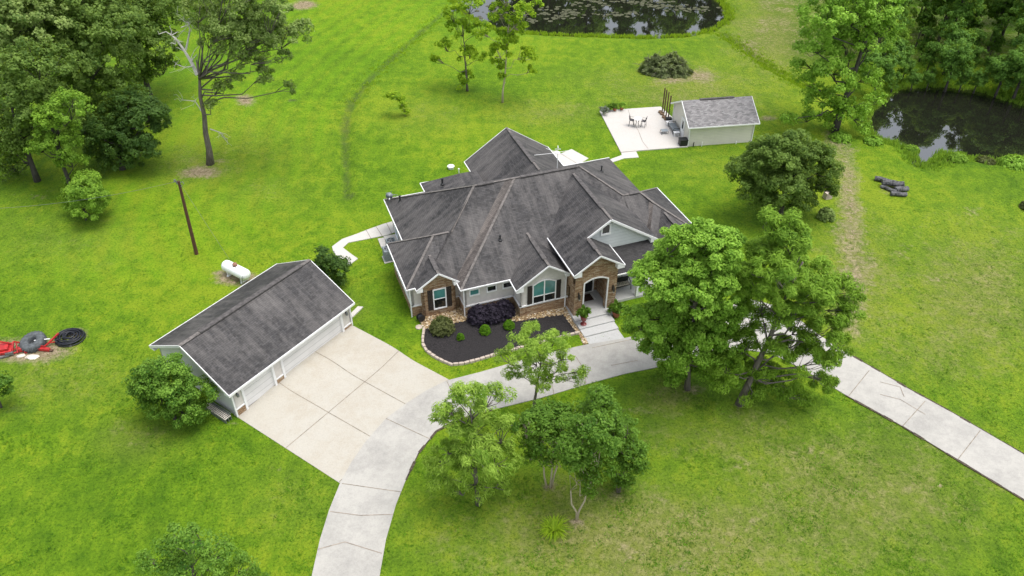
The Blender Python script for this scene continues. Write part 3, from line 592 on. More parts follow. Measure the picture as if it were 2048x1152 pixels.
# windows
def window(f, x0, x1, y0, y1, cols=1, sash=None, glass='teal', low='darkglass', fr=.09, arch=0, name='window', parent=house):
    w_, n = x1 - x0, 10 if arch else 1
    def top(x): t = (x - x0) / w_ * 2 - 1; return y1 + arch * (1 - t * t)
    mb = MB(); mb.box(x0 - fr, x1 + fr, y0 - fr * 1.2, y0, 0.02, .10, f); mb.box(x0 - fr, x0, y0, y1, .02, .08, f); mb.box(x1, x1 + fr, y0, y1, .02, .08, f)
    for i in range(n):
        xa, xb = x0 - fr + (w_ + 2 * fr) * i / n, x0 - fr + (w_ + 2 * fr) * (i + 1) / n
        ta, tb = top(max(x0, min(x1, xa))), top(max(x0, min(x1, xb)))
        A = [f(xa, ta, .09), f(xb, tb, .09), f(xb, tb + fr, .09), f(xa, ta + fr, .09)]; B = [f(xa, ta, .02), f(xb, tb, .02), f(xb, tb + fr, .02), f(xa, ta + fr, .02)]
        mb.face(A); mb.face([A[1], A[0], B[0], B[1]]); mb.face([A[3], A[2], B[2], B[3]])
    for c in range(1, cols): x = x0 + w_ * c / cols; mb.box(x - .045, x + .045, y0, top(x), .02, .075, f)
    if sash: mb.box(x0, x1, sash - .03, sash + .03, .02, .07, f)
    wn = mb.build(name, M['white'], parent)
    ys = sash if sash else y0; g = MB()
    for i in range(n):
        xa, xb = x0 + w_ * i / n, x0 + w_ * (i + 1) / n
        g.face([f(xa, ys, .035), f(xb, ys, .035), f(xb, top(xb), .035), f(xa, top(xa), .035)])
    g.build('pane', M[glass], wn)
    if sash: g = MB(); g.face([f(x0, y0, .032), f(x1, y0, .032), f(x1, sash, .032), f(x0, sash, .032)]); g.build('pane', M[low], wn)
    return wn
def shutter(f, x0, x1, y0, y1):
    mb = MB(); w_ = (x1 - x0) / 3
    for i in range(3): mb.box(x0 + i * w_ + .008, x0 + (i + 1) * w_ - .008, y0, y1, .02, .06, f)
    for y in (y0 + .25, y1 - .35): mb.box(x0, x1, y, y + .12, .06, .085, f)
    mb.build('shutter', M['shutter'], house)
fw = lambda b: FR((0, b, 0), (1, 0, 0), (0, -1, 0))
window(fw(-.56), 1.68, 2.60, .74, 2.58, sash=1.66); shutter(fw(-.56), 1.16, 1.57, .66, 2.66); shutter(fw(-.56), 2.71, 3.13, .66, 2.66)
window(fw(-3.05), 9.18, 11.02, 1.05, 2.86, cols=2, sash=1.75, arch=.34); shutter(fw(-3.05), 8.66, 9.06, .98, 2.92); shutter(fw(-3.05), 11.14, 11.53, .98, 2.92)
for x0, g in ((4.42, 'teal'), (5.86, 'darkglass'), (7.2, 'darkglass')): window(fw(-1.48), x0, x0 + .68, 2.05, 2.52, glass=g)
window(fw(-2.0), 15.40, 16.0, 5.70, 6.36, glass='darkglass', fr=.14, arch=.22, name='gable_window')
window(fw(-2.0), 16.5, 18.6, 1.0, 2.5, cols=3, sash=1.7, glass='darkglass'); window(fw(-.8), 21.9, 23.6, .9, 2.6, cols=2, sash=1.7)
fl = FR((1.35, 0, 0), (0, -1, 0), (-1, 0, 0)); window(fl, -11.3, -10.3, .35, 2.4, glass='blueglass', low='blueglass', name='side_door'); window(FR((0, 0, 0), (0, -1, 0), (-1, 0, 0)), -3.6, -2.6, 1.2, 2.5, glass='darkglass')
window(FR((24.7, 0, 0), (0, 1, 0), (1, 0, 0)), 1.5, 3.0, 1.2, 2.5, glass='teal'); window(FR((10.2, 16.8, 0), (1, 0, 0), (0, 1, 0)), 2, 5, 1, 2.5, cols=2, glass='teal')
# side entrance landing
mb = MB(); mb.box(.2, 1.33, 10.0, 11.6, -.2, .22); mb.box(-.35, .195, 10.05, 11.55, -.2, .12); mb.build('side_step', M['path'], house, bevel=.01)
# entry porch
pf = fw(-4.5); mb = MB()
def arch_wall(mb, f, X0, X1, x0, x1, zs, zt, Z0, Z1top, th, n=12):
    """wall X0..X1 with an arched opening x0..x1 springing at zs, crown at zt; top edge Z1top(x)"""
    mb.box(X0, x0, Z0, Z1top(X0) if 0 else zs, -th, 0, f); mb.box(x1, X1, Z0, zs, -th, 0, f)
    xs = [X0, x0] + [x0 + (x1 - x0) * i / n for i in range(1, n)] + [x1, X1]
    xs = sorted(set(xs + [13.95])) if X0 < 13.95 < X1 else xs
    def ar(x):
        if x <= x0 or x >= x1: return zs
        t = (x - x0) / (x1 - x0) * 2 - 1; return zs + (zt - zs) * math.sqrt(max(0, 1 - t * t)) if 0 else zs + (zt - zs) * (1 - t * t)
    for xa, xb in zip(xs[:-1], xs[1:]):
        for z in (0, -th):
            q = [f(xa, ar(xa), z), f(xb, ar(xb), z), f(xb, Z1top(xb), z), f(xa, Z1top(xa), z)]; mb.face(q if z == 0 else q[::-1])
        if x0 <= xa and xb <= x1: mb.face([f(xa, ar(xa), -th), f(xb, ar(xb), -th), f(xb, ar(xb), 0), f(xa, ar(xa), 0)])
ptop = lambda x: 5.78 - abs(x - 13.95) * .655
arch_wall(mb, pf, 12.12, 15.78, 12.95, 14.92, 3.05, 3.42, -.4, ptop, .42)
fL = FR((12.12, -4.08, 0), (0, 1, 0), (-1, 0, 0)); mb.box(1.35, 2.08, -.4, 4.5, -.3, 0, fL); mb.box(0, .50, -.4, 4.5, -.3, 0, fL); mb.box(.50, 1.35, 2.35, 4.5, -.3, 0, fL); mb.box(.50, 1.35, -.4, .75, -.3, 0, fL)
fR = FR((15.78, -4.08, 0), (0, 1, 0), (1, 0, 0)); mb.box(0, 2.08, -.4, 4.5, -.5, 0, fR)
mb.box(12.12, 15.78, -.2, 4.5, -2.0, -1.85, lambda x, y, z: (x, z, y))
mb.build('porch_stone', M['stone'], house)
mb = MB(); n = 14
for side in (0, 1): x = (12.95, 14.92)[side]; mb.box(x - (.11 if side == 0 else 0), x + (0 if side == 0 else .11), .06, 3.05, -.1, .05, pf)
for i in range(n):
    t0, t1 = i / n * 2 - 1, (i + 1) / n * 2 - 1; xa, xb = 12.84 + 2.19 * i / n, 12.84 + 2.19 * (i + 1) / n; z0, z1 = 3.05 + .37 * (1 - t0 * t0), 3.05 + .37 * (1 - t1 * t1)
    A = [pf(xa, z0, .05), pf(xb, z1, .05), pf(xb, z1 + .12, .05), pf(xa, z0 + .12, .05)]; B = [pf(xa, z0, -.1), pf(xb, z1, -.1), pf(xb, z1 + .12, -.1), pf(xa, z0 + .12, -.1)]
    mb.face(A); mb.face([A[1], A[0], B[0], B[1]]); mb.face([A[3], A[2], B[2], B[3]])
mb.build('arch_trim', M['white'], house)
mb = MB(); mb.box(12.45, 15.3, -4.08, -2.0, 4.2, 4.25); mb.build('porch_ceiling', M['white'], house)
mb = MB(); mb.box(12.0, 15.9, -5.15, -2.0, -.5, .05); mb.box(15.9, 20.4, -3.95, -2.0, -.5, .046); mb.box(12.0, 12.12, -4.9, -3.05, -.5, .048) if 0 else None; mb.build('porch_floor', M['porch'], house)
mb = MB(); mb.box(12.03, 15.1, -6.0, -5.153, -.6, -.09); mb.box(12.06, 15.05, -6.85, -6.003, -.6, -.20); mb.box(12.09, 15.0, -8.3, -6.853, -.6, -.305); mb.build('entry_step', M['porch'], house, bevel=.012)
df = fw(-2.01); mb = MB(); mb.box(13.9, 14.86, .06, 2.15, .01, .06, df); door = mb.build('front_door', M['black'], house)
mb = MB(); mb.box(14.00, 14.76, .9, 2.0, .062, .07, df); mb.build('pane', M['darkglass'], door); mb = MB(); mb.box(13.98, 14.03, 1.0, 1.12, .062, .12, df); mb.build('handle', M['grey'], door)
mb = MB(); mb.box(14.87, 14.99, .06, 2.28, .01, .09, df); mb.box(13.77, 13.89, .06, 2.28, .01, .09, df); mb.box(13.89, 14.87, 2.16, 2.28, .01, .09, df); mb.box(13.8, 14.95, .052, .10, .065, .12, df); mb.build('door_frame', M['white'], house)
for x, y in ((20.3, -3.95), (18.1, -3.95)): mb = MB(); mb.box(x - .12, x + .12, y - .05, y + .19, .05, 2.9); mb.build('verandah_post', M['white'], house)
# downspouts
for pts in ([(-.40, -.46, 3.0), (-.14, -.12, 2.8), (-.14, -.12, .0), (-.3, -.3, -.1)], [(3.55, -1.9, 3.0), (3.86, -1.58, 2.8), (3.86, -1.58, -.1)], [(12.0, -3.3, 3.55), (11.93, -3.15, 3.35), (11.93, -3.15, -.15), (11.93, -3.4, -.25)]):
    mb = MB(); mb.tube(pts, .055, 6); mb.build('downspout', M['white'], house)
mb = MB(); mb.box(11.75, 12.08, -3.5, -3.12, 3.4, 3.62); mb.build('gutter_box', M['white'], house)
for x in (12.45, 15.45):
    mb = MB(); mb.box(x - .05, x + .05, -4.58, -4.5, 1.85, 2.35); lp = mb.build('wall_lamp', M['bronze'], house)
    mb = MB(); mb.lathe([(.06, 0), (.11, .03), (.09, .34), (.05, .42), (.01, .5)], (x, -4.72, 1.85), 8); mb.build('lantern', M['bronze'], lp)
    mb = MB(); mb.lathe([(.075, 0), (.085, .12)], (x, -4.72, 1.72), 8); mb.build('lens', M['cushion'], lp)
# roof pipes: each stands through the roof as part of the house
def on_front(a, b): return ZE + (b + 1.95) * (RZ - ZE) / (RB + 1.95)
for a, b, z, r, h in ((7.9, 1.2, on_front(7.9, 1.2), .06, .35), (2.0, 11.3, 3.75, .07, .5), (19.7, 7.3, 5.5, .06, .45), (6.3, 12.6, 3.95, .09, .45)):
    mb = MB(); mb.lathe([(.2, -.12), (.18, .02), (r, .06), (r, h), (r + .035, h + .01), (r + .03, h + .09)], (a, b, z), 10); mb.build('roof_pipe', M['black'], house)
# rooftop mast aerial over the rear wing
aer = empty('aerial', (0, 0, 0), 0, 'white mast aerial with long thin spokes above the rear roof', 'aerial'); aer.parent = None
A0 = house_pt = lambda a, b, z: Vector((HO[0] + a * math.cos(HA) - b * math.sin(HA), HO[1] + a * math.sin(HA) + b * math.cos(HA), z))
aer.location = A0(15.0, 6.5, 6.9)
mb = MB(); mb.tube([(0, 0, 0), (0, 0, 2.3)], .03, 6); mb.build('mast', M['white'], aer)
mb = MB(); mb.tube([(-2.0, -.5, 1.8), (0, 0, 1.75), (1.9, -.1, 1.35)], .02, 5); mb.tube([(-1.0, .3, 2.0), (0, 0, 1.8), (1.3, .6, 1.7)], .018, 5); mb.build('spoke', M['white'], aer)
mb = MB(); mb.lathe([(.05, 0), (.2, .05), (.2, .1), (.05, .16)], (0, 0, 1.7), 10); mb.bar((-.25, 0, 2.1), (.25, 0, 2.1), .04, .04); mb.bar((0, -.2, 2.3), (0, .2, 2.3), .05, .05); mb.build('head', M['white'], aer)
# satellite dish
dish = empty('satellite_dish', A0(1.35, 12.3, 3.45), 0, 'grey satellite dish on crossed struts at the rear left roof corner', 'satellite dish')
mb = MB(); mb.tube([(0, 0, 0), (0, 0, .55), (.15, 0, .95)], .03, 6); mb.tube([(0, 0, .5), (-.5, .35, .0)], .02, 5); mb.tube([(0, 0, .5), (.6, .3, .35)], .02, 5); mb.tube([(-.4, 0, .75), (.7, -.1, .55)], .02, 5); mb.build('mount', M['grey'], dish)
mb = MB(); mb.lathe([(.34, .09), (.2, .03), (.02, 0), (.2, .05), (.34, .11)], (0, 0, 0), 16, lambda x, y, z: (x * .95 - .05, -.15 + y * .35 - z, .6 + y * .8)); mb.build('reflector', M['acgrey'], dish, smooth=True)
mb = MB(); mb.tube([(0, -.15, .35), (0, -.55, .45)], .02, 5); mb.box(-.05, .05, -.62, -.52, .4, .5); mb.build('feed_arm', M['white'], dish)

# ------------------------------------------------------------------ detached garage
gar = empty('garage', GO, GA, 'detached three bay garage with dark gable roof and two pale overhead doors', 'garage')
def gw(pts, z0, z1, mat, name, proud=0., th=.15): return wall_run(pts, z0, z1, mat, name, proud, th, gar)
gw([(10.62, 0), (11.6, 0)], -.3, 2.7, 'stucco', 'wall'); gw([(3.62, 0), (4.48, 0)], -.3, 2.7, 'stucco', 'wall'); gw([(0, 0), (.86, 0)], -.3, 2.7, 'stucco', 'wall')
mb = MB(); mb.box(.86, 3.62, .02, .16, 2.5, 2.7); mb.box(4.48, 10.62, .02, .16, 2.5, 2.7); mb.build('header', M['white'], gar)
gw([(0, 7.9), (0, 0)], -.3, 2.7, 'garwall', 'wall'); gw([(11.6, 7.9), (0, 7.9)], -.3, 2.7, 'garwall', 'wall'); gw([(11.6, 0), (11.6, 7.9)], -.3, 2.7, 'garwall', 'wall')
for x in (0.002, 11.598): mb = MB(); mb.face([(x, 0, 2.7), (x, 7.9, 2.7), (x, 3.97, 4.72)] if x > 1 else [(x, 7.9, 2.7), (x, 0, 2.7), (x, 3.97, 4.72)]); mb.build('gable_wall', M['garwall'], gar)
for x0, x1 in ((.02, .80), (3.68, 4.40), (10.70, 11.58)):
    mb = MB(); mb.box(x0, x1, -.06, 0, -.1, .62); mb.build('stone_base', M['stone'], gar); mb = MB(); mb.box(x0, x1, -.085, 0, .62, .70); mb.build('sill_band', M['white'], gar)
for x0, x1 in ((.95, 3.55), (4.56, 10.52)):
    mb = MB(); mb.box(x0, x1, .08, .14, .02, 2.5); d = mb.build('overhead_door', M['gdoor'], gar)
    mb = MB(); mb.box(x0, x1, .06, .12, 0.0, .05); mb.build('seal', M['black'], d)
for x in (.87, 3.62, 4.48, 10.61): mb = MB(); mb.box(x - .085, x + .085, -.10, .1, -.05, 2.5); mb.build('door_post', M['white'], gar)
for x in (.0, 11.6): mb = MB(); mb.box(x - .06, x + .06, -.07, .06, -.1, 2.65); mb.build('corner_board', M['white'], gar)
GZ, GE = 4.98, 2.68
mb = MB(); mb.face([(-.38, -.42, GE), (11.8, -.42, GE), (11.8, 3.97, GZ), (-.38, 3.97, GZ)]); mb.face([(11.8, 8.35, GE), (-.38, 8.35, GE), (-.38, 3.97, GZ), (11.8, 3.97, GZ)]); mb.build('roof', M['roof'], gar)
mb = MB(); mb.bar((1.3, 3.97, GZ + .03), (10.9, 3.97, GZ + .03), .38, .10); mb.build('ridge_vent', M['vent'], gar)
mb = MB(); mb.bar((-.38, 3.97, GZ + .01), (11.8, 3.97, GZ + .01), .30, .03); mb.build('ridge_cap', M['cap'], gar)
mb = MB()
for x in (-.40, 11.82): mb.bar((x, -.42, GE - .09), (x, 3.97, GZ - .09), .05, .20); mb.bar((x, 3.97, GZ - .09), (x, 8.35, GE - .09), .05, .20)
mb.bar((-.42, -.45, GE - .07), (11.84, -.45, GE - .07), .05, .18); mb.bar((-.42, 8.38, GE - .07), (11.84, 8.38, GE - .07), .05, .18)
mb.face([(-.36, -.4, GE - .12), (-.36, 0, GE - .12), (11.78, 0, GE - .12), (11.78, -.4, GE - .12)]); mb.face([(-.36, 7.9, GE - .12), (-.36, 8.33, GE - .12), (11.78, 8.33, GE - .12), (11.78, 7.9, GE - .12)])
for y0, y1 in ((-.42, .1), (7.85, 8.4)): mb.box(-.40, .02, y0, y1, GE - .26, GE - .1)
mb.build('eave_trim', M['white'], gar)
for x in (.42, 11.15):
    mb = MB(); mb.box(x - .05, x + .05, -.06, 0, 1.75, 2.1); lp = mb.build('wall_lamp', M['bronze'], gar); mb = MB(); mb.lathe([(.05, 0), (.10, .05), (.09, .26), (.02, .34)], (x, -.14, 1.7), 8); mb.build('lantern', M['grey'], lp)

# ------------------------------------------------------------------ shed on the patio
SA = R(8.4); SO = at_z(1375.4, 293, 0); shed = empty('shed', SO, SA, 'small cream lap sided shed with light grey shingle roof beside the patio', 'shed')
def sw(pts, z0, z1, mat, name, th=.12): return wall_run(pts, z0, z1, mat, name, 0, th, shed)
sw([(0, 0), (7.2, 0), (7.2, 5.65), (0, 5.65), (0, 0)], -.1, 2.42, 'shedsiding', 'wall')
for x in (.003, 7.197): mb = MB(); P = [(x, 0, 2.42), (x, 5.65, 2.42), (x, 2.82, 3.98)]; mb.face(P if x > 1 else P[::-1]); mb.build('gable_wall', M['shedsiding'], shed)
mb = MB(); mb.face([(-.30, -.32, 2.38), (7.6, -.32, 2.38), (7.6, 2.82, 4.08), (-.30, 2.82, 4.08)]); mb.face([(7.6, 5.95, 2.38), (-.30, 5.95, 2.38), (-.30, 2.82, 4.08), (7.6, 2.82, 4.08)]); mb.build('roof', M['shedroof'], shed)
mb = MB(); mb.bar((1.7, 2.82, 4.10), (5.6, 2.82, 4.10), .3, .08); mb.build('ridge_vent', M['vent'], shed)
mb = MB()
for x in (-.32, 7.62): mb.bar((x, -.32, 2.30), (x, 2.82, 4.0), .05, .17); mb.bar((x, 2.82, 4.0), (x, 5.95, 2.30), .05, .17)
mb.bar((-.34, -.34, 2.32), (7.64, -.34, 2.32), .05, .13); mb.bar((-.34, 5.97, 2.32), (7.64, 5.97, 2.32), .05, .13)
mb.face([(-.28, -.3, 2.29), (-.28, 0, 2.29), (7.58, 0, 2.29), (7.58, -.3, 2.29)]); mb.build('eave_trim', M['white'], shed)
mb = MB()
for x, y in ((0, 0), (7.2, 0), (0, 5.65)): mb.box(x - .05, x + .05, y - .05, y + .05, -.05, 2.36)
mb.build('corner_board', M['white'], shed)
fs = FR((0, 0, 0), (0, -1, 0), (-1, 0, 0)); mb = MB(); mb.box(-2.65, -1.72, .12, 2.12, .0, .05, fs); d = mb.build('door', M['white'], shed)
mb = MB(); mb.box(-2.42, -1.95, 1.05, 1.95, .05, .06, fs); mb.build('pane', M['darkglass'], d); mb = MB(); mb.box(-1.84, -1.79, 1.0, 1.1, .05, .1, fs); mb.build('handle', M['black'], d)
mb = MB(); mb.box(-2.75, -2.66, .1, 2.2, .0, .07, fs); mb.box(-1.71, -1.62, .1, 2.2, .0, .07, fs); mb.box(-2.75, -1.62, 2.13, 2.24, .0, .08, fs); mb.build('door_frame', M['white'], shed)
for x, h, mt, lb in ((.55, .55, 'black', 'short black standpipe against the shed front wall'), (1.5, .5, 'white', 'taller white pipe stub nearest the shed front left corner'), (5.4, .3, 'white', 'short white pipe stub further right along the shed wall')):
    p = Vector((SO[0] + x * math.cos(SA) + .18 * math.sin(SA), SO[1] + x * math.sin(SA) - .18 * math.cos(SA), -.05)); mb = MB(); mb.tube([(0, 0, 0), (0, 0, h)], .05, 7); mb.tube([(0, 0, h), (.06, 0, h + .05)], .055, 7)
    o = mb.build('standpipe', M[mt]); o.location = p; tag(o, lb, 'pipe')

# ------------------------------------------------------------------ utility pole and wires
pb = G(393, 508); ph = height_to(pb, 363); lean = at_y(357, 362, pb.y)
pole = empty('utility_pole', pb, 0, 'tall brown wooden utility pole standing alone on the left lawn', 'utility pole')
tip = Vector((lean[0] - pb.x, 0, lean[2] - pb.z)); mb = MB(); mb.tube([(0, 0, -.3), tuple(tip * .5), tuple(tip)], [.17, .14, .11], 10); mb.build('post', M['pole'], pole)
mb = MB(); mb.tube([tip + Vector((-.12, -.1, -.25)), tip + Vector((-.18, -.1, .1))], .06, 7); mb.tube([tip + Vector((.1, -.1, -.5)), tip + Vector((.45, -.15, -.15)), tip + Vector((.35, -.1, .02))], .035, 6); mb.tube([tip + Vector((-.45, 0, -.08)), tip + Vector((.25, 0, -.12))], .025, 6); mb.build('fitting', M['grey'], pole)
mb = MB(); mb.lathe([(.07, 0), (.11, .08), (.05, .16), (.09, .24)], tip + Vector((-.3, 0, -.1)), 8); mb.build('insulator', M['grey'], pole)
def wire(name, a, b, sag, lb, r=.014):
    pts = [a.lerp(b, t) - Vector((0, 0, sag * 4 * t * (1 - t))) for t in [i / 16 for i in range(17)]]
    mb = MB(); mb.tube(pts, r, 5); o = mb.build(name, M['grey']); tag(o, lb, 'wire')
T = pb + tip; far = at_y(-200, 418, pb.y + 4); wire('power_line', T, Vector(far), 1.0, 'thin grey power line running from pole top towards left edge')
wire('guy_wire', T, G(462, 524), .0, 'slanting guy wire from the pole top down to the propane tank', .012)

# ------------------------------------------------------------------ propane tank
t0, t1 = G(455, 545), G(497, 566); tc = (t0 + t1) / 2; ang = math.atan2(t1.y - t0.y, t1.x - t0.x)
tank = empty('propane_tank', (tc.x, tc.y, float(hf(tc.x, tc.y))), ang, 'long white propane tank lying on tan bare soil behind garage', 'propane tank')
prof = [(.001, -1.52), (.18, -1.50), (.36, -1.42), (.47, -1.28), (.50, -1.1)] + [(.50, 1.1), (.47, 1.28), (.36, 1.42), (.18, 1.50), (.001, 1.52)]
mb = MB(); mb.lathe(prof, (0, 0, 0), 24, lambda x, y, z: (z, x, y + .82)); mb.build('shell', M['tank'], tank, smooth=True)
for x in (-.85, .85): mb = MB(); mb.box(x - .05, x + .05, -.36, .36, .0, .48); mb.box(x - .09, x + .09, -.42, .42, -.05, .06); mb.build('leg', M['tank'], tank)
mb = MB(); mb.lathe([(.20, 0), (.20, .17), (.16, .25), (.03, .28)], (.05, 0, 1.30), 14); mb.build('dome', M['rust'], tank)
mb = MB(); mb.tube([(.2, -.1, 1.36), (.8, -.3, 1.1), (1.0, -.52, .7), (1.05, -.6, .0)], .022, 5); mb.tube([(1.15, .1, 1.3), (1.35, -.5, .9), (1.4, -.62, .0)], .03, 5); mb.tube([(.8, -.3, 1.1), (1.15, .1, 1.32)], .02, 5); mb.build('gas_pipe', M['grey'], tank)

# ------------------------------------------------------------------ small yard objects
def place(o, p, rz=0): o.location = p; o.rotation_euler = (0, 0, rz); return o
# air conditioners behind the left gable
for k, (u, v) in enumerate(((783, 496), (779, 518))):
    p = G(u, v)
    o = empty('air_conditioner', p, HA, ('smaller rear' if k == 0 else 'larger front') + ' grey air conditioning unit beside the left house wall', 'air conditioner', 'air conditioners by the left wall')
    s = .40 if k == 0 else .46; h = .85 if k == 0 else 1.15
    mb = MB(); mb.box(-s - .1, s + .1, -s - .1, s + .1, -.05, .08); mb.build('pad', M['path'], o, bevel=.01)
    mb = MB(); mb.box(-s, s, -s, s, .08, h)
    for i in range(9): z = .16 + i * (h - .25) / 9; mb.box(-s - .012, s + .012, -s - .012, s + .012, z, z + .03)
    mb.build('housing', M['acgrey'], o, bevel=.02)
    mb = MB(); mb.lathe([(s * .94, 0), (s * .94, .05), (s * .80, .05), (s * .80, .01)], (0, 0, h), 24); mb.build('fan_ring', M['acgrey'], o)
    mb = MB(); mb.lathe([(s * .78, .012), (s * .78, .02)], (0, 0, h), 20); mb.build('fan_well', M['black'], o)
    mb = MB()
    for i in range(5): a = i * 1.257; mb.bar((.05 * math.cos(a), .05 * math.sin(a), h + .035), (s * .7 * math.cos(a), s * .7 * math.sin(a), h + .03), .14, .01)
    mb.lathe([(.09, 0), (.07, .04)], (0, 0, h + .03), 10); mb.build('fan', M['grey'], o)
p = G(902, 337); mb = MB(); mb.lathe([(.30, 0), (.32, .22), (.38, .24), (.38, .30), (.30, .34), (.05, .35)], (0, 0, 0), 20); o = mb.build('septic_lid', M['white'], smooth=False); place(o, p); tag(o, 'round white septic riser lid standing on the lawn behind house', 'septic lid')
p = G(918, 346); mb = MB(); mb.tube([(0, 0, 0), (0, 0, .4)], .06, 8); mb.lathe([(.09, 0), (.10, .12), (.03, .18)], (0, 0, .38), 10); o = mb.build('cleanout_pipe', M['white']); place(o, p); tag(o, 'small cream cleanout pipe next to the round lid', 'pipe')
p = G(838, 655); mb = MB(); mb.lathe([(.26, 0), (.28, .05), (.26, .09), (.02, .1)], (0, 0, 0), 16); o = mb.build('stepping_stone', M['edging']); place(o, p); tag(o, 'round pale stepping stone at the corner of the mulch bed', 'stepping stone')
# hose reel
o = empty('hose_reel', G(842, 643), HA + .3, 'black garden hose reel standing by the left front corner', 'hose reel')
mb = MB(); mb.lathe([(.30, -.2), (.30, -.17), (.14, -.17), (.14, .17), (.30, .17), (.30, .2)], (0, 0, 0), 16, lambda x, y, z: (x, z, y + .42)); mb.build('drum', M['black'], o)
for y in (-.26, .26): mb = MB(); mb.tube([(-.28, y, 0), (0, y, .48), (.28, y, 0)], .025, 6); mb.build('leg', M['black'], o)
mb = MB(); mb.tube([(.24 * math.cos(t * .6), -.14 + .28 * ((t * 7 % 10) / 10), .42 + .24 * math.sin(t * .6)) for t in range(40)], .022, 5); mb.build('hose', M['hose'], o)
# loader tyre, coiled pipe, red machinery on the left
p = G(71, 690); o = empty('tyre', p + Vector((0, 0, .05)), .3, 'huge worn tractor tyre lying on its side among red machinery', 'tyre')
Rt = .86
mb = MB(); mb.lathe([(.30, .10), (.52, .02), (.80, .05), (.92, .14), (.93, .50), (.82, .61), (.58, .66), (.40, .62), (.31, .50), (.29, .2), (.30, .10)], (0, 0, 0), 36); mb.build('casing', M['tyre'], o, smooth=True)
mb = MB()
for i in range(22):
    a = i * 2 * math.pi / 22
    for s, z0, z1 in ((0, .13, .34), (.14, .31, .52)):
        c0 = Vector((math.cos(a + s) * .945, math.sin(a + s) * .945, z0)); c1 = Vector((math.cos(a + s + .12) * .945, math.sin(a + s + .12) * .945, z1)); mb.bar(c0, c1, .045, .08)
mb.build('lug', M['tyre'], o); o.children[1].data.name = 'lug'; tag(o.children[1], None)
o.rotation_euler = (R(9), R(-7), .3)
p = G(142, 678); mb = MB(); pts = []
for i in range(330):
    t = i * .28; r = .98 - .80 * ((t / (2 * math.pi)) * .137 % 1) ** 1.4 + .07 * math.sin(t * .37); z = .08 + .36 * (i / 330) + .04 * math.sin(t * 1.7); pts.append((r * math.cos(t) * 1.1, r * math.sin(t) * (.98), z))
mb.tube(pts, .045, 6); mb.tube([(-1.2, .1, .05), (-1.5, -.1, .05), (-1.3, -.2, .05)], .045, 6); o = mb.build('coiled_pipe', M['hose'], smooth=True); place(o, p); tag(o, 'coil of black plastic pipe heaped on the grass', 'pipe coil')
def rb(mb, pts, w_=.07): 
    for a, b in zip(pts[:-1], pts[1:]): mb.bar(a, b, w_, w_)
o = empty('mower_deck', G(12, 705), .35, 'large red mower deck cut by the left edge of the photo', 'farm implement')
mb = MB(); mb.box(-1.1, .55, -.5, .6, .18, .42); mb.box(-1.0, .35, -.35, .5, .42, .62); mb.build('deck', M['red'], o, bevel=.04)
mb = MB(); rb(mb, [(-.9, .5, .4), (-.3, .2, 1.1), (.5, .3, .5)], .09); rb(mb, [(-.9, -.3, .5), (-.3, .2, 1.1)], .08); mb.build('hitch_frame', M['red'], o)
mb = MB(); mb.box(.1, .62, -.62, -.42, .10, .34); mb.bar((-.9, -.72, .1), (.3, -.60, .1), .1, .1); mb.build('side_skirt', M['grey'], o)
o = empty('hitch_frame', G(42, 700), .5, 'bent red steel frame lying between deck and tyre', 'farm implement')
mb = MB(); rb(mb, [(-.6, -.3, .1), (-.3, .5, .6), (.2, .6, .15), (.5, -.2, .1), (-.6, -.3, .1)], .09); rb(mb, [(-.5, 0, .2), (.45, .2, .35)], .07); rb(mb, [(-.2, -.4, .1), (-.1, .1, .7), (.25, .6, .2)], .07); mb.build('bar', M['red'], o)
mb = MB(); mb.box(-.1, .5, -.35, -.05, .05, .38, lambda x, y, z: (x, y, z)); mb.build('gearbox', M['red'], o, bevel=.03)
mb = MB(); mb.box(.3, .9, -.65, -.4, .02, .24, lambda x, y, z: (x * .8, y, z)); mb.build('footplate', M['red'], o, bevel=.02)
o = empty('box_blade', G(82, 701), -.12, 'long flat red steel blade lying in front of the tyre', 'farm implement')
mb = MB(); mb.box(-1.05, .78, -.11, .13, .05, .28); mb.box(-1.0, .4, .1, .16, .28, .40); mb.build('blade', M['red'], o, bevel=.02); mb = MB(); mb.box(.78, 1.0, -.1, .1, .06, .16); mb.build('tip', M['darkwood'], o)
mb = MB(); rb(mb, [(.2, .2, .2), (.4, .6, .3), (.75, 1.5, .55)], .11); rb(mb, [(.4, .6, .3), (.85, .9, .2)], .06); mb.build('arm', M['red'], o)
p = G(88, 692); mb = MB(); mb.bar((-.5, -.1, .62), (.55, .25, .56), .07, .05); o = mb.build('pale_board', M['white']); place(o, p, -.08); tag(o, 'narrow white board leaning against the tractor tyre', 'board')
for i, (u, v, s, lb) in enumerate(((64, 714, (.55, .28, .12), 'flat pale rock in front of the red blade'), (42, 712, (.35, .2, .12), 'small pale rock below the bent red frame'), (4, 711, (.5, .28, .12), 'pale rock at the left edge under the red deck'), (141, 692, (.13, .1, .08), 'tiny white rock below the black pipe coil'))):
    mb = MB(); mb.blob((0, 0, 0), s, 10 + i, 2, .13); o = mb.build('rock', M['stonewhite']); place(o, G(u, v), .3 * i); tag(o, lb, 'rock', 'pale rocks by the machinery')
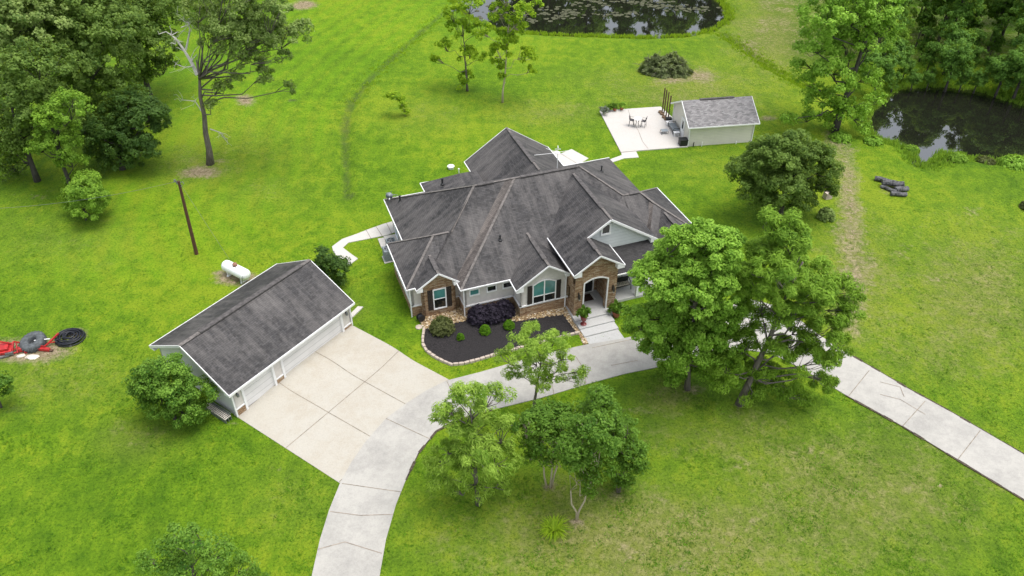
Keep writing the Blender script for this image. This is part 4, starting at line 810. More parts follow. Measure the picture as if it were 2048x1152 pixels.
# slatted pallets along the garage side
o = empty('pallet', (0, 0, 0), 0, 'grey slatted pallet rack leaning along the garage side wall', 'pallet'); q = gp(-.42, 1.05); o.location = (q.x, q.y, -.35); o.rotation_euler = (0, 0, GA + math.pi / 2)
mb = MB()
for i in range(15): mb.box(-.95 + i * .16, -.87 + i * .16, -.02, .50, .36, .40)
mb.build('slat', M['stonewhite'], o)
mb = MB()
for y in (0, .22, .44): mb.box(-1.0, 1.4, y, y + .05, .0, .36)
mb.build('runner', M['grey'], o)
mb = MB()
for y, z in ((-.1, .55), (-.18, .62)): mb.bar((-.9, y + .1, z - .08), (1.5, y + .16, z - .05), .06, .06)
mb.build('pipe', M['grey'], o)
# burnt logs
rr = random.Random(9)
for i, (u, v, L, r_, a) in enumerate(((1768, 365, 1.9, .24, -.5), (1783, 375, 2.0, .30, -.25), (1776, 381, 1.6, .17, -.8), (1801, 383, 1.4, .27, .25), (1784, 371, 2.3, .13, -.75), (1796, 392, 1.5, .22, -.1))):
    mb = MB(); mb.tube([(-L / 2, 0, 0), (-L / 4, .05, .03), (L / 4, -.04, 0), (L / 2, 0, .02)], [r_, r_ * 1.08, r_ * .96, r_], 10); lg = mb.build('log', M['charcoal'], smooth=False)
    p = G(u, v); lg.location = p + Vector((0, 0, r_ + (.18 if i in (1, 4) else 0))); lg.rotation_euler = (0, rr.uniform(-.1, .1), a); tag(lg, ('farthest thick grey log at the top of the burnt pile', 'thick charred log lying on top of the burnt pile middle', 'thinnest short charred log at left of the burnt pile', 'stubby thick black log at the right of the burnt pile', 'long thin log laid across the top of the burnt pile', 'shortest black log at the near end of the burnt pile')[i], 'log', 'burnt logs on the right lawn')
    mb = MB(); mb.lathe([(r_ * .99, 0), (r_ * .6, .012), (.01, .014)], (0, 0, 0), 10, lambda x, y, z: (L / 2 + z, x, y + .02)); mb.build('cut_end', M['stonewhite' if i % 2 else 'grey'], lg)
mb = MB(); mb.box(-.35, .35, -.3, .3, 0, .62); mb.box(-.39, .39, -.34, .34, .62, .70); mb.box(-.2, .2, -.32, -.3, .2, .5); o = mb.build('utility_box', M['edging'], bevel=.03); place(o, G(1654, 396), .3); tag(o, 'pale pinkish utility box beside the dark round oak', 'utility box')

# ------------------------------------------------------------------ patio furniture
PZ = Vector((0, 0, .10))
def patio(u, v): return G(u, v) + PZ
def bar_chair(u, v, rz, lb):
    o = empty('patio_chair', patio(u, v), rz, lb, 'chair', 'tall chairs at the bistro table')
    mb = MB(); mb.box(-.24, .24, -.22, .24, .68, .73); mb.build('seat', M['chairgrey'], o, bevel=.02)
    mb = MB(); mb.box(-.24, .24, .20, .25, .78, 1.25, lambda x, y, z: (x, y + (z - .7) * .15, z)); mb.build('backrest', M['chairgrey'], o, bevel=.02)
    for x in (-.22, .22):
        for y in (-.2, .22): mb = MB(); mb.tube([(x, y, .7), (x * 1.15, y * 1.25, 0)], .022, 6); mb.build('leg', M['black'], o)
    mb = MB(); mb.tube([(-.24, -.24, .28), (.24, -.24, .28)], .016, 5); mb.tube([(-.24, .24, .28), (.24, .24, .28)], .016, 5); mb.build('stretcher', M['black'], o)
    mb = MB()
    for x in (-.25, .25): mb.tube([(x, .22, .75), (x, .26, .98), (x, -.2, .96), (x, -.21, .70)], .018, 5)
    mb.build('armrest', M['black'], o)
bar_chair(1262.5, 253, R(75), 'tall dark mesh chair left of the bistro table'); bar_chair(1286, 255, R(-115), 'tall dark mesh chair right of the bistro table')
o = empty('bistro_table', patio(1273.5, 255), .2, 'round white topped high bistro table between two tall chairs', 'table')
mb = MB(); mb.lathe([(.40, .98), (.44, 1.0), (.44, 1.03), (.38, 1.04)], (0, 0, 0), 24); mb.build('tabletop', M['white'], o)
mb = MB()
for i in range(4): a = i * math.pi / 2 + .4; mb.tube([(.30 * math.cos(a), .30 * math.sin(a), .98), (.12 * math.cos(a), .12 * math.sin(a), .5), (.38 * math.cos(a), .38 * math.sin(a), 0)], .02, 6)
mb.build('leg_frame', M['black'], o)
# garden sofa with cushions
sp0 = patio(1348, 266); o = empty('garden_sofa', patio(1347, 262), SA + math.pi / 2 + math.pi, 'black framed garden sofa with grey striped cushions against shed', 'sofa')
o.rotation_euler = (0, 0, SA - math.pi / 2)
mb = MB(); mb.box(-.85, .85, -.35, .32, .34, .42); 
for i in range(7): mb.box(-.84 + i * .245, -.64 + i * .245, -.34, .32, .42, .47)
mb.build('seat', M['acgrey'], o)
mb = MB()
for i in range(8): x = -.82 + i * .22; mb.tube([(x, .36, .45), (x, .52, .98)], .02, 5)
mb.tube([(-.88, .36, .45), (-.88, .52, 1.0), (.88, .52, 1.0), (.88, .36, .45)], .03, 6); mb.build('backrest', M['grey'], o)
for x in (-.9, .9): mb = MB(); mb.tube([(x, .36, .62), (x, -.3, .66), (x, -.42, .5), (x, -.36, 0)], .03, 6); mb.tube([(x, .3, .4), (x, .4, 0)], .03, 6); mb.build('armrest', M['black'], o)
o = empty('footstool', patio(1328, 268), SA, 'low grey mesh footstool in front of the garden sofa', 'footstool')
mb = MB(); mb.box(-.38, .38, -.3, .3, .34, .38); mb.build('top', M['acgrey'], o, bevel=.01)
for x in (-.35, .35):
    for y in (-.27, .27): mb = MB(); mb.tube([(x, y, .35), (x * 1.1, y * 1.1, 0)], .02, 5); mb.build('leg', M['black'], o)
def side_table(u, v, lb):
    o = empty('side_table', patio(u, v), SA, lb, 'side table', 'white side tables by the sofa')
    mb = MB(); mb.box(-.34, .34, -.24, .24, .42, .46); mb.build('top', M['white'], o, bevel=.01)
    for x in (-.2, -.07, .07, .2): mb = MB(); mb.box(x - .02, x + .02, -.2, .2, 0, .42); mb.build('leg', M['white'], o)
side_table(1352, 273, 'white slatted side table at the near end of the sofa'); side_table(1337.5, 252, 'white side table at the far end of the sofa')
mb = MB(); mb.box(-.42, .42, -.36, .36, 0, .62); mb.box(-.45, .45, -.39, .39, .62, .72); mb.box(-.3, .3, -.39, -.36, .15, .5); o = mb.build('storage_box', M['black'], bevel=.04); place(o, patio(1365, 291), SA); tag(o, 'large black lidded box by the shed front corner', 'storage box')
mb = MB(); mb.box(-.35, .35, -.25, .25, 0, .40); mb.box(-.30, .30, -.20, .20, .40, .46); mb.box(-.35, -.30, -.25, .25, .40, .5); o = mb.build('planter_box', M['black'], bevel=.02); place(o, G(1337, 242), SA); tag(o, 'low black planter box beside the last tall post', 'planter')
for i, (u, v, h) in enumerate(((1324, 226, 3.1), (1327.5, 229.5, 3.1), (1331.5, 236, 3.2), (1336, 240, 3.0))):
    lb = ('farthest slim dark post at the patio edge', 'second slim dark post, close behind the third', 'third slim dark post along the patio edge', 'nearest slim dark post, next to the black planter box')[i]
    p = G(u, v); mb = MB(); mb.box(-.055, .055, -.055, .055, -.1, h); o = mb.build('post', M['darkwood']); place(o, p, SA); tag(o, lb, 'post', 'row of dark posts at the patio edge')
    mb = MB(); mb.lathe([(.16, 0), (.25, .05), (.27, .30), (.22, .30), (.20, .22)], (0, 0, 0), 12); b = mb.build('wooden_tub', M['wood']); place(b, p + Vector((-.22, -.14, .0)), 0); tag(b, ('small wooden tub at the foot of the farthest post', 'small wooden tub at the foot of the second post', 'small wooden tub at the foot of the third post', 'small wooden tub at the foot of the nearest post')[i], 'tub', 'wooden tubs under the posts')

# ------------------------------------------------------------------ foliage
def leaf_cloud(centres, rad, per, size, rng, elong=1.5, droop=0., outc=None, tvar=.22, flat=.75):
    """rhombic leaf sprays scattered round many small clump centres"""
    C_ = np.repeat(centres, per, axis=0); n = len(C_); rr_ = np.repeat(rad, per) if hasattr(rad, '__len__') else np.full(n, rad)
    d = rng.normal(size=(n, 3)); d /= np.linalg.norm(d, axis=1, keepdims=True); r = rng.uniform(.25, 1, n) ** .6
    P = C_ + d * (r * rr_)[:, None] * [1, 1, flat]
    out = (C_ - outc) if outc is not None else d; out = out / (np.linalg.norm(out, axis=1, keepdims=True) + 1e-6)
    nrm = d * .6 + out * .5 + rng.normal(size=(n, 3)) * .4 + [0, 0, .5]; nrm /= np.linalg.norm(nrm, axis=1, keepdims=True)
    t = rng.normal(size=(n, 3)) * .6 + out * .8 + [0, 0, -droop]; t -= nrm * np.sum(t * nrm, 1, keepdims=True); t /= np.linalg.norm(t, axis=1, keepdims=True) + 1e-6
    b = np.cross(nrm, t); s = size * rng.uniform(.6, 1.3, n)
    L = (s * elong / 2)[:, None]; W = (s / 2)[:, None]
    V = np.stack([P - t * L, P + b * W + nrm * W * .15, P + t * L - nrm * L * .2, P - b * W + nrm * W * .15], 1).reshape(-1, 3)
    Q = np.arange(n * 4).reshape(-1, 4)
    ct = np.repeat(rng.normal(0, tvar * .7, len(centres)), per)
    tint = np.clip(.5 + ct + rng.normal(0, tvar, n), 0, 1)
    return V, Q, tint
def wavy(p, q, rng, n=5, amp=.06):
    p, q = np.array(p, float), np.array(q, float); L = np.linalg.norm(q - p)
    return [tuple(p + (q - p) * i / n + (rng.normal(size=3) * L * amp * (0 < i < n))) for i in range(n + 1)]
LOBE = 1.16
def make_tree(name, label, cat, base, lobes, leaf, bark, trunk_r, group=None, leaf_size=.2, density=1., clump=.42, per=34, elong=1.5, droop=0., seed=1, trunk_top=None, flat=.85, twigs=True, limb_mat=None, trunk=True, multi=None, dead=None, tvar=.22, inner=.5, grow=1., limb=1.):
    """lobes: (x, y, z, r) balls of foliage relative to base"""
    rng = np.random.default_rng(seed); root = empty(name, base, 0, label, cat, group)
    lobes = np.array(lobes, float); lobes[:, 3] *= LOBE * grow; V, Q, T = [], [], []; n0 = 0; mb = MB(); cen = lobes[:, :3].mean(0)
    tt = np.array(trunk_top if trunk_top is not None else (cen[0] * .8, cen[1] * .8, lobes[:, 2].max() * .8), float)
    if trunk and multi is None:
        tp = wavy((0, 0, -.2), tt, rng, 6, .004); mb.tube(tp, [trunk_r * (1.25 if i == 0 else 1 - .13 * i) for i in range(7)], 9)
    if multi:
        for m in multi: mb.tube([(0 + m[0][0], m[0][1], -.1)] + [tuple(x) for x in m[1:]], [trunk_r * (1 - .12 * i) for i in range(len(m))], 6)
    for (x, y, z, r) in lobes:
        c = np.array([x, y, z]); K = max(4, int(13 * density * r * r / (clump / .42) ** 2))
        d = rng.normal(size=(K, 3)); d /= np.linalg.norm(d, axis=1, keepdims=True); d[:, 2] = np.where(d[:, 2] < -.35, -d[:, 2], d[:, 2])
        cc = c + d * r * (rng.uniform(inner, 1.08, K) ** .7)[:, None] * [1, 1, flat]
        v, q, t = leaf_cloud(cc, clump * rng.uniform(.7, 1.25, K), per, leaf_size, rng, elong, droop, cen, tvar, .8)
        V.append(v); Q.append(q + n0); T.append(t); n0 += len(v)
        if trunk:
            k = np.clip((z - r * .9) / max(tt[2], .1), .25, .92) * .9; st = tt * k if not multi else np.array(multi[rng.integers(len(multi))][-1])
            lp = wavy(st, c, rng, 4, .07); mb.tube(lp, [max(.022, limb * trunk_r * f) for f in (.30, .23, .17, .12, .07)], 6)
            if twigs:
                for j in rng.choice(K, min(K, 7), replace=False): mb.tube(wavy(lp[3], cc[j], rng, 2, .1), [.035, .025, .012], 4)
    if trunk: mb.build('trunk', M[bark], root, smooth=True)
    if dead:
        for pth, r0 in dead:
            db = MB()
            db.tube(pth, [max(.012, r0 * (1 - i / len(pth))) for i in range(len(pth))], 6)
            for j in range(9):
                k = rng.integers(1, len(pth)); q = np.array(pth[k]); e = q + rng.normal(size=3) * [.9, .5, .6]; db.tube(wavy(q, e, rng, 3, .12), [r0 * .35, r0 * .2, r0 * .15, .01], 4)
            db.build('dead_branch', M['deadwood'], root)
    np_mesh('crown', np.concatenate(V), np.concatenate(Q), LEAF[leaf], np.concatenate(T), root)
    return root
def px_lobes(base, L, seed=0, spread=.8, dz=0):
    """foliage balls read off the photo on a vertical plane through the trunk, then given depth either side"""
    rng = random.Random(seed); out = []; far = math.hypot(base.y * cp + CAMZ * sp, 0)
    for k in L:
        u, v, r = k[:3]; off = k[3] if len(k) > 3 else rng.uniform(-1, 1) * spread
        rm = r * (base.y * cp + (CAMZ - base.z) * sp - 4) / FPX; p = at_y(u, v, base.y + off * rm)
        out.append((p[0] - base.x, p[1] - base.y, max(p[2] - base.z, rm * .35), rm))
    return out
TREES = [  # read off the photo
 # name, label, base px, lobes px, leaf, bark, trunk radius, kwargs
 ('elm_tree', 'dense rounded bright green tree overhanging the entry walk', (1375,778), [(1315,560,46),(1370,525,60),(1425,505,48),(1297,645,44),(1370,620,62),(1450,600,50),(1305,700,26),(1380,700,50),(1350,745,30),(1440,690,45),(1410,560,55),(1340,500,22),(1278,628,18),(1345,600,48,1.2),(1400,640,50,1.4),(1330,680,40),(1400,750,28),(1270,655,18),(1345,720,34,-1),(1410,680,36,-1),(1440,650,34,-.8),(1470,560,30),(1355,580,40,-1.2),(1400,590,44,-1.2),(1420,740,24),(1350,470,22),(1400,470,26)], 'bright', 'bark', .21, dict(leaf_size=.105, per=150, seed=3, density=1.1, clump=.40, elong=1.9)),
 ('cypress_tree', 'tallest bald cypress with feathery branches and visible grey trunk', (1478,808), [(1578,458,26),(1575,492,38),(1545,545,50),(1610,560,52),(1500,575,40),(1575,610,44),(1650,620,42),(1650,665,36),(1688,575,22),(1700,620,18),(1480,690,30),(1520,745,30),(1570,770,34),(1440,735,34),(1500,790,16,-.5),(1620,725,38),(1650,765,22),(1520,600,44,1.2),(1685,660,20),(1605,650,36,1),(1600,800,18),(1450,770,24,-.8),(1672,770,12),(1500,640,30,1.5),(1490,730,26,1.2),(1545,705,22,-1),(1590,690,30,1.2),(1540,440,14),(1600,480,26),(1530,500,26),(1640,580,30),(1690,690,16),(1715,600,12),(1660,725,22),(1510,770,20,.8)], 'mid', 'bark', .27, dict(leaf_size=.062, per=170, elong=5, droop=.5, seed=5, density=.85, clump=.46)),
 ('cypress_tree', 'small yellow green cypress in front of the black mulch bed', (1066,822), [(1072,672,26),(1045,700,30),(1105,690,28),(1060,730,28),(1110,742,28),(1148,757,17),(1012,715,20),(1080,770,22),(1030,752,20),(1128,718,16),(1165,745,9)], 'cypress', 'bark', .13, dict(leaf_size=.05, per=120, elong=5, droop=.2, seed=7, density=.65, clump=.36)),
 ('cypress_tree', 'drooping yellow green cypress nearest the curving driveway', (957,1008), [(955,770,22),(920,800,28),(985,805,30),(905,850,34),(955,860,40),(1005,870,32),(885,910,34),(935,930,40),(995,925,34),(875,960,24),(955,980,26),(1025,850,20),(905,985,16),(1002,975,16),(890,815,14),(962,915,40,-1),(865,925,16)], 'cypress', 'bark', .17, dict(leaf_size=.055, per=120, elong=6, droop=1.0, seed=8, density=.68, clump=.42)),
 ('crepe_myrtle', 'left crepe myrtle with pale twin trunks on the front lawn', (1097,975), [(1075,865,30),(1105,835,34),(1060,895,24),(1100,885,30),(1130,860,28),(1050,850,22),(1090,915,18),(1060,920,16),(1120,900,26),(1085,840,28),(1135,830,24)], 'garden', 'barkpale', .07, dict(leaf_size=.11, per=85, seed=11, density=1.2, multi=[[(-.1,0),(-.3,0,1.1),(-.35,0,2.0)],[(.1,0),(.15,0,1.1),(.2,.1,2.2)],[(.2,.1),(.35,.1,1.2),(.5,.1,2.0)]])),
 ('crepe_myrtle', 'nearest crepe myrtle with forked bare pale stems', (1152,1040), [(1165,880,36),(1190,910,34),(1150,920,26),(1185,955,24),(1140,885,24),(1210,885,24),(1165,960,16),(1130,900,24),(1178,985,15),(1200,935,28),(1185,860,30),(1155,850,24)], 'garden', 'barkpale', .07, dict(leaf_size=.11, per=85, seed=12, density=1.2, multi=[[(0,0),(0,0,.8),(-.35,0,1.6),(-.45,.1,2.8)],[(.05,0),(.15,0,1.0),(.45,.1,1.8),(.5,.1,2.6)]])),
 ('crepe_myrtle', 'right crepe myrtle with dark mulch ring at its foot', (1235,985), [(1235,880,34),(1250,925,30),(1215,835,30),(1200,795,22),(1262,960,18),(1225,955,20),(1250,850,22),(1180,830,24),(1275,935,20),(1262,900,26),(1212,880,30),(1240,965,20),(1190,805,20),(1225,935,26,-1)], 'garden', 'bark', .07, dict(leaf_size=.11, per=85, seed=13, density=1.2, multi=[[(0,0),(-.1,0,1.0),(-.3,0,2.2)],[(.1,0),(.2,0,1.1),(.3,.1,2.2)]])),
 ('holly_bush', 'big round glossy bush against the garage side wall', (350,838), [(340,775,46),(300,765,36),(385,790,38),(335,738,28),(398,822,22),(320,810,36),(365,822,30),(290,785,28),(290,745,18)], 'holly', 'barkdark', .12, dict(leaf_size=.11, per=110, seed=15, density=1.3)),
 ('shrub_tree', 'leafy treetop rising at the bottom edge left of driveway', (395,1235), [(330,1105,32),(385,1085,30),(440,1115,34),(380,1135,42),(492,1140,28),(300,1125,26),(430,1150,34),(350,1070,14),(525,1160,18),(340,1165,40),(470,1175,40)], 'holly', 'bark', .14, dict(leaf_size=.09, per=100, seed=16, density=1.0)),
 ('yaupon_bush', 'dark bush between the garage corner and curved path', (668,572), [(648,515,20),(665,535,25),(640,535,16),(682,530,15),(678,558,14),(655,555,16)], 'dark', 'barkdark', .08, dict(leaf_size=.13, per=38, seed=17, density=1.5, clump=.32)),
 ('oak_tree', 'dark round live oak standing by the dirt track', (1560,438), [(1500,345,36),(1555,315,42),(1615,320,36),(1560,370,44),(1510,385,30),(1622,375,38),(1655,345,22),(1585,285,24),(1480,365,20),(1600,405,26),(1530,405,24),(1560,340,50,1.1),(1660,372,18),(1525,310,28),(1640,310,20)], 'oak', 'barkdark', .26, dict(leaf_size=.14, per=105, seed=19, density=1.35, clump=.48, grow=1.08, inner=.3)),
 ('sycamore_tree', 'tall bright green sycamore between the shed and right pond', (1668,265), [(1640,40,42),(1700,30,44),(1622,95,32),(1690,95,46),(1660,150,40),(1725,160,34),(1640,205,36),(1700,220,34),(1752,205,22),(1590,135,18),(1600,235,24),(1690,-20,48),(1650,-50,36),(1740,90,36),(1720,-60,40),(1760,60,32),(1655,245,22),(1610,170,22),(1575,240,14),(1670,60,50,1.2),(1720,250,18),(1760,20,36)], 'bright', 'barkdark', .38, dict(leaf_size=.20, per=85, seed=20, density=.75, clump=.62, elong=1.3, trunk_top=(.8,0,14))),
 ('oak_tree', 'half bare oak with leaning grey trunk and dead limbs', (420,328), [(420,45,34),(470,30,38),(530,45,36),(585,70,28),(515,12,34),(450,92,26),(500,125,26),(540,162,15),(575,178,13),(440,178,18),(430,212,13),(400,18,30),(610,55,18),(560,20,26),(440,-20,40),(500,-30,40),(460,60,30),(500,70,34),(480,100,26),(540,80,30),(520,100,22),(570,115,16),(430,75,26),(530,140,16),(545,100,14),(475,160,16)], 'greyoak', 'bark', .36, dict(leaf_size=.15, per=85, seed=21, density=.62, clump=.48, grow=1.02, limb=.8, trunk_top=None, dead='oak')),
 ('poplar_tree', 'left of two thin bright trees before the far pond', (935,182), [(940,15,26),(920,60,24),(890,92,16),(938,110,18),(875,122,12),(960,60,18),(935,158,15,0),(925,172,10,0),(965,115,10),(905,30,18)], 'yellow', 'bark', .14, dict(leaf_size=.17, per=55, seed=22, density=.75, clump=.42, limb=1.0)),
 ('poplar_tree', 'right of two thin bright trees before the far pond', (1005,205), [(1000,25,20),(1050,25,20),(1010,82,22),(1052,112,18),(990,128,14),(1064,142,9),(1035,55,20),(1012,155,10),(1000,105,20),(1075,10,12),(965,70,12),(1010,-10,20)], 'yellow', 'barkpale', .12, dict(leaf_size=.17, per=55, seed=23, density=.75, clump=.42, limb=1.0)),
 ('sapling', 'small bent sapling alone on the back lawn', (812,232), [(790,192,9),(775,192,6),(800,200,8),(808,214,6),(813,224,5)], 'yellow', 'bark', .05, dict(leaf_size=.16, per=22, seed=24, density=2.0, clump=.3, twigs=False)),
 ('live_oak', 'low sweeping dark oak whose branches touch the grass', (245,338), [(250,300,40),(220,268,40),(285,262,36),(300,228,28),(205,300,28),(262,215,40),(240,322,32),(322,225,16),(180,260,30),(285,300,28),(320,245,16),(240,240,50,1.2)], 'dark', 'barkdark', .34, dict(leaf_size=.16, per=75, seed=25, density=1.15, clump=.5, grow=1.1)),
 ('oak_tree', 'dark oak with ivy covered trunk left of the half bare oak', (300,200), [(200,55,50),(275,65,44),(320,95,28),(300,135,24),(325,30,40),(240,110,40),(270,20,50),(215,0,50),(335,130,16),(280,160,18)], 'oak', 'barkdark', .38, dict(leaf_size=.19, per=62, seed=26, density=.85, clump=.58, grow=1.38)),
 ('oak_tree', 'vine wrapped oak rising behind the small left shrub', (148,398), [(130,290,26),(145,330,22),(118,255,30),(147,362,14),(95,290,22),(100,235,26),(140,215,30),(70,300,16)], 'mid', 'barkdark', .25, dict(leaf_size=.14, per=70, seed=27, density=.9, clump=.42, grow=1.15)),
 ('shrub', 'small rounded leafy shrub on the lawn left of pole', (172,440), [(170,385,28),(190,402,22),(152,408,22),(172,418,24),(178,360,16),(150,385,16)], 'mid', 'barkdark', .09, dict(leaf_size=.12, per=90, seed=28, density=1.3, clump=.40, grow=1.15)),
 ('oak_tree', 'leaning oak with open crown by the left photo edge', (75,362), [(60,205,44),(35,275,34),(100,225,38),(25,325,18),(80,140,44),(10,300,26),(30,215,36),(60,260,30),(20,350,12)], 'oak', 'barkdark', .30, dict(leaf_size=.19, per=62, seed=29, density=.85, clump=.58, grow=1.38)),
 ('oak_tree', 'tall oak filling the top left corner', (-30,300), [(20,85,44),(-5,160,40),(-30,245,40),(55,45,46),(10,20,50),(30,140,30),(-40,120,50),(-20,60,50)], 'greyoak', 'barkdark', .38, dict(leaf_size=.19, per=62, seed=30, density=.85, clump=.58, grow=1.38)),
 ('oak_tree', 'spreading dark oak in the middle of the left grove', (175,268), [(140,45,50),(200,130,50),(125,130,42),(170,190,40),(100,80,44),(175,10,56),(215,180,34),(150,95,50,1),(90,20,50),(235,60,40),(130,-20,50)], 'oak', 'barkdark', .40, dict(leaf_size=.19, per=62, seed=31, density=.85, clump=.58, grow=1.38)),
 ('shrub', 'leafy shrub cut by the left edge beside the grey puddle', (2,815), [(0,768,20),(-18,778,22),(12,782,12),(-10,756,13),(-40,768,24)], 'garden', 'barkdark', .08, dict(leaf_size=.15, per=40, seed=32, density=1.2, clump=.36)),
]
def dead_limbs(base):
    def b(*uv): return [tuple(np.array(at_y(u, v, base.y + k * .4)) - np.array(base)) for k, (u, v) in enumerate(uv)]
    return [(b((395,150),(383,125),(368,100),(352,78),(342,70)), .22), (b((388,132),(370,135),(352,128)), .07), (b((372,100),(380,60),(376,45)), .10), (b((408,230),(390,202),(365,200)), .07), (b((420,258),(440,265),(455,285)), .07), (b((362,55),(380,48),(350,78)), .05)]
for k, (name, label, bpx, L, leaf, bark, tr, kw) in enumerate(TREES):
    base = G(*bpx); kw = dict(kw)
    if kw.get('dead') == 'oak':
        kw['dead'] = dead_limbs(base); tt = np.array(at_y(393, 120, base.y)) - np.array(base); kw['trunk_top'] = tuple(tt)
    make_tree(name, label, 'bush' if 'bush' in name else 'shrub' if name == 'shrub' else 'tree', base, px_lobes(base, L, k + 40), leaf, bark, tr, **kw)

# ------------------------------------------------------------------ bed plants
def bush(name, label, u, v, rx, rz, leaf, n, size, cat='shrub', group=None, seed=1, elong=1.5, ragged=.25, base=None, up=0.):
    rng = np.random.default_rng(seed); p = base if base is not None else G(u, v); root = empty(name, p, 0, label, cat, group)
    d = rng.normal(size=(n, 3)); d /= np.linalg.norm(d, axis=1, keepdims=True); d[:, 2] = np.abs(d[:, 2])
    rad = rng.uniform(.7, 1 + ragged, n) ** .8; cc = d * rad[:, None] * [rx, rx, rz] + [0, 0, rz * .12]
    V, Q, T = leaf_cloud(cc, rx * .14 if ragged < .1 else rx * .2, 14, size, rng, elong, -up, np.array([0, 0, 0.]), .2)
    np_mesh('foliage', V, Q, LEAF[leaf], T, root)
    mb = MB()
    for i in range(9): a = i * .7; mb.tube([(0, 0, -.03), (rx * .35 * math.cos(a), rx * .35 * math.sin(a), rz * .5), (rx * .6 * math.cos(a), rx * .6 * math.sin(a), rz * .8)], [.03, .02, .012], 5)
    mb.build('stem', M['barkdark'], root); return root
bush('boxwood', 'smallest clipped boxwood ball at left of the mulch bed', 921, 678, .30, .52, 'box', 260, .05, 'shrub', 'clipped boxwood balls', 3, 1.3, .04)
bush('boxwood', 'middle clipped boxwood ball in the mulch bed', 970, 665, .44, .62, 'box', 420, .055, 'shrub', 'clipped boxwood balls', 4, 1.3, .04)
bush('boxwood', 'clipped boxwood ball nearest the big arched window', 1018, 655, .44, .62, 'box', 420, .055, 'shrub', 'clipped boxwood balls', 5, 1.3, .04)
bush('shrub', 'loose olive bronze shrub below the stone gable window', 884, 660, .70, .75, 'olive', 420, .09, 'shrub', None, 6, 1.8, .55)
for i, (u, v, lb) in enumerate(((957, 640, 'left'), (983, 637, 'middle'), (1008, 630, 'right'))):
    bush('loropetalum', '%s dark purple leaved shrub against the front wall' % lb, u, v, .66, .95, 'purple', 460, .09, 'shrub', 'dark purple shrubs at the front wall', 8 + i, 2.2, .5)
def potted(name, u, v, s, pot, leaf, lb, z=0., plant=True, stand=False, flower=False, base=None, group=None):
    p = base if base is not None else G(u, v) + Vector((0, 0, z)); o = empty(name, p, 0, lb, 'potted plant', group); h = .42 * s; z0 = 0
    if stand: mb = MB(); mb.lathe([(.26, 0), (.24, .05), (.10, .12), (.09, .34), (.20, .42)], (0, 0, 0), 16); mb.build('pedestal', M[pot], o); z0 = .42
    mb = MB(); mb.lathe([(.17 * s, z0), (.26 * s, z0 + h * .8), (.30 * s, z0 + h), (.25 * s, z0 + h), (.22 * s, z0 + h * .8)], (0, 0, 0), 16); mb.build('pot', M[pot], o)
    if plant:
        rng = np.random.default_rng(int(u)); V, Q, T = leaf_cloud(rng.normal(size=(40, 3)) * [.2 * s, .2 * s, .16 * s] + [0, 0, z0 + h + .28 * s], .14 * s, 14, .08 * s + .03, rng, 2.6, .3); np_mesh('foliage', V, Q, LEAF[leaf], T, o)
    if flower: mb = MB(); [mb.blob((.16 * math.cos(a), .16 * math.sin(a), z0 + h + .1), (.07, .07, .05), a) for a in range(7)]; mb.build('bloom', M['flower'], o)
    return o
potted('potted_plant', 0, 0, 1.15, 'redpot', 'garden', 'leafy potted plant on red pedestal left of porch arch', stand=True, base=A0(12.55, -5.55, -.09))
potted('potted_plant', 0, 1, 1.3, 'terra', 'garden', 'wide terracotta planter with fern right of porch arch', flower=True, base=A0(15.55, -5.35, -.32))
potted('potted_plant', 1209, 231, .95, 'stonewhite', 'silver', 'pale pot with silver foliage at the patio corner', .1, group='flower pots along the patio edge')
potted('potted_plant', 1218, 224, .8, 'grey', 'garden', 'small grey pot second along the patio edge', .1, group='flower pots along the patio edge')
potted('potted_plant', 1229, 223, .9, 'terra', 'garden', 'wide clay pot third along the patio edge', .1, group='flower pots along the patio edge')
potted('potted_plant', 1243, 221, .9, 'terra', 'bright', 'clay pot with tallest green plant on the patio edge', .1, group='flower pots along the patio edge')
# porch bench and doormat
o = empty('porch_bench', A0(17.3, -2.55, .05), HA, 'black porch bench with pale patterned cushion right of the arch', 'bench')
mb = MB(); mb.box(-.72, .72, -.3, .25, .38, .43); mb.build('seat', M['black'], o); mb = MB(); mb.box(-.70, .70, -.28, .2, .43, .53); mb.build('cushion', M['cushion'], o, bevel=.03)
mb = MB(); mb.box(-.75, .75, .22, .28, .45, .95); mb.build('backrest', M['black'], o)
for x in (-.75, .75): mb = MB(); mb.tube([(x, .25, .9), (x, -.3, .66), (x, -.36, .3), (x, -.42, 0)], .035, 6); mb.tube([(x, .2, .4), (x, .3, 0)], .035, 6); mb.build('armrest', M['black'], o)
o = empty('doormat', A0(14.0, -2.75, .055), HA, 'brown doormat with white striped ends inside the porch', 'doormat')
mb = MB(); mb.box(-.62, .55, -.42, .42, 0, .018); mb.build('mat_body', M['grout'], o); mb = MB()
for i in range(7): mb.box(.56, .72, -.41 + i * .12, -.34 + i * .12, 0, .02)
mb.build('tassel', M['matwhite'], o)
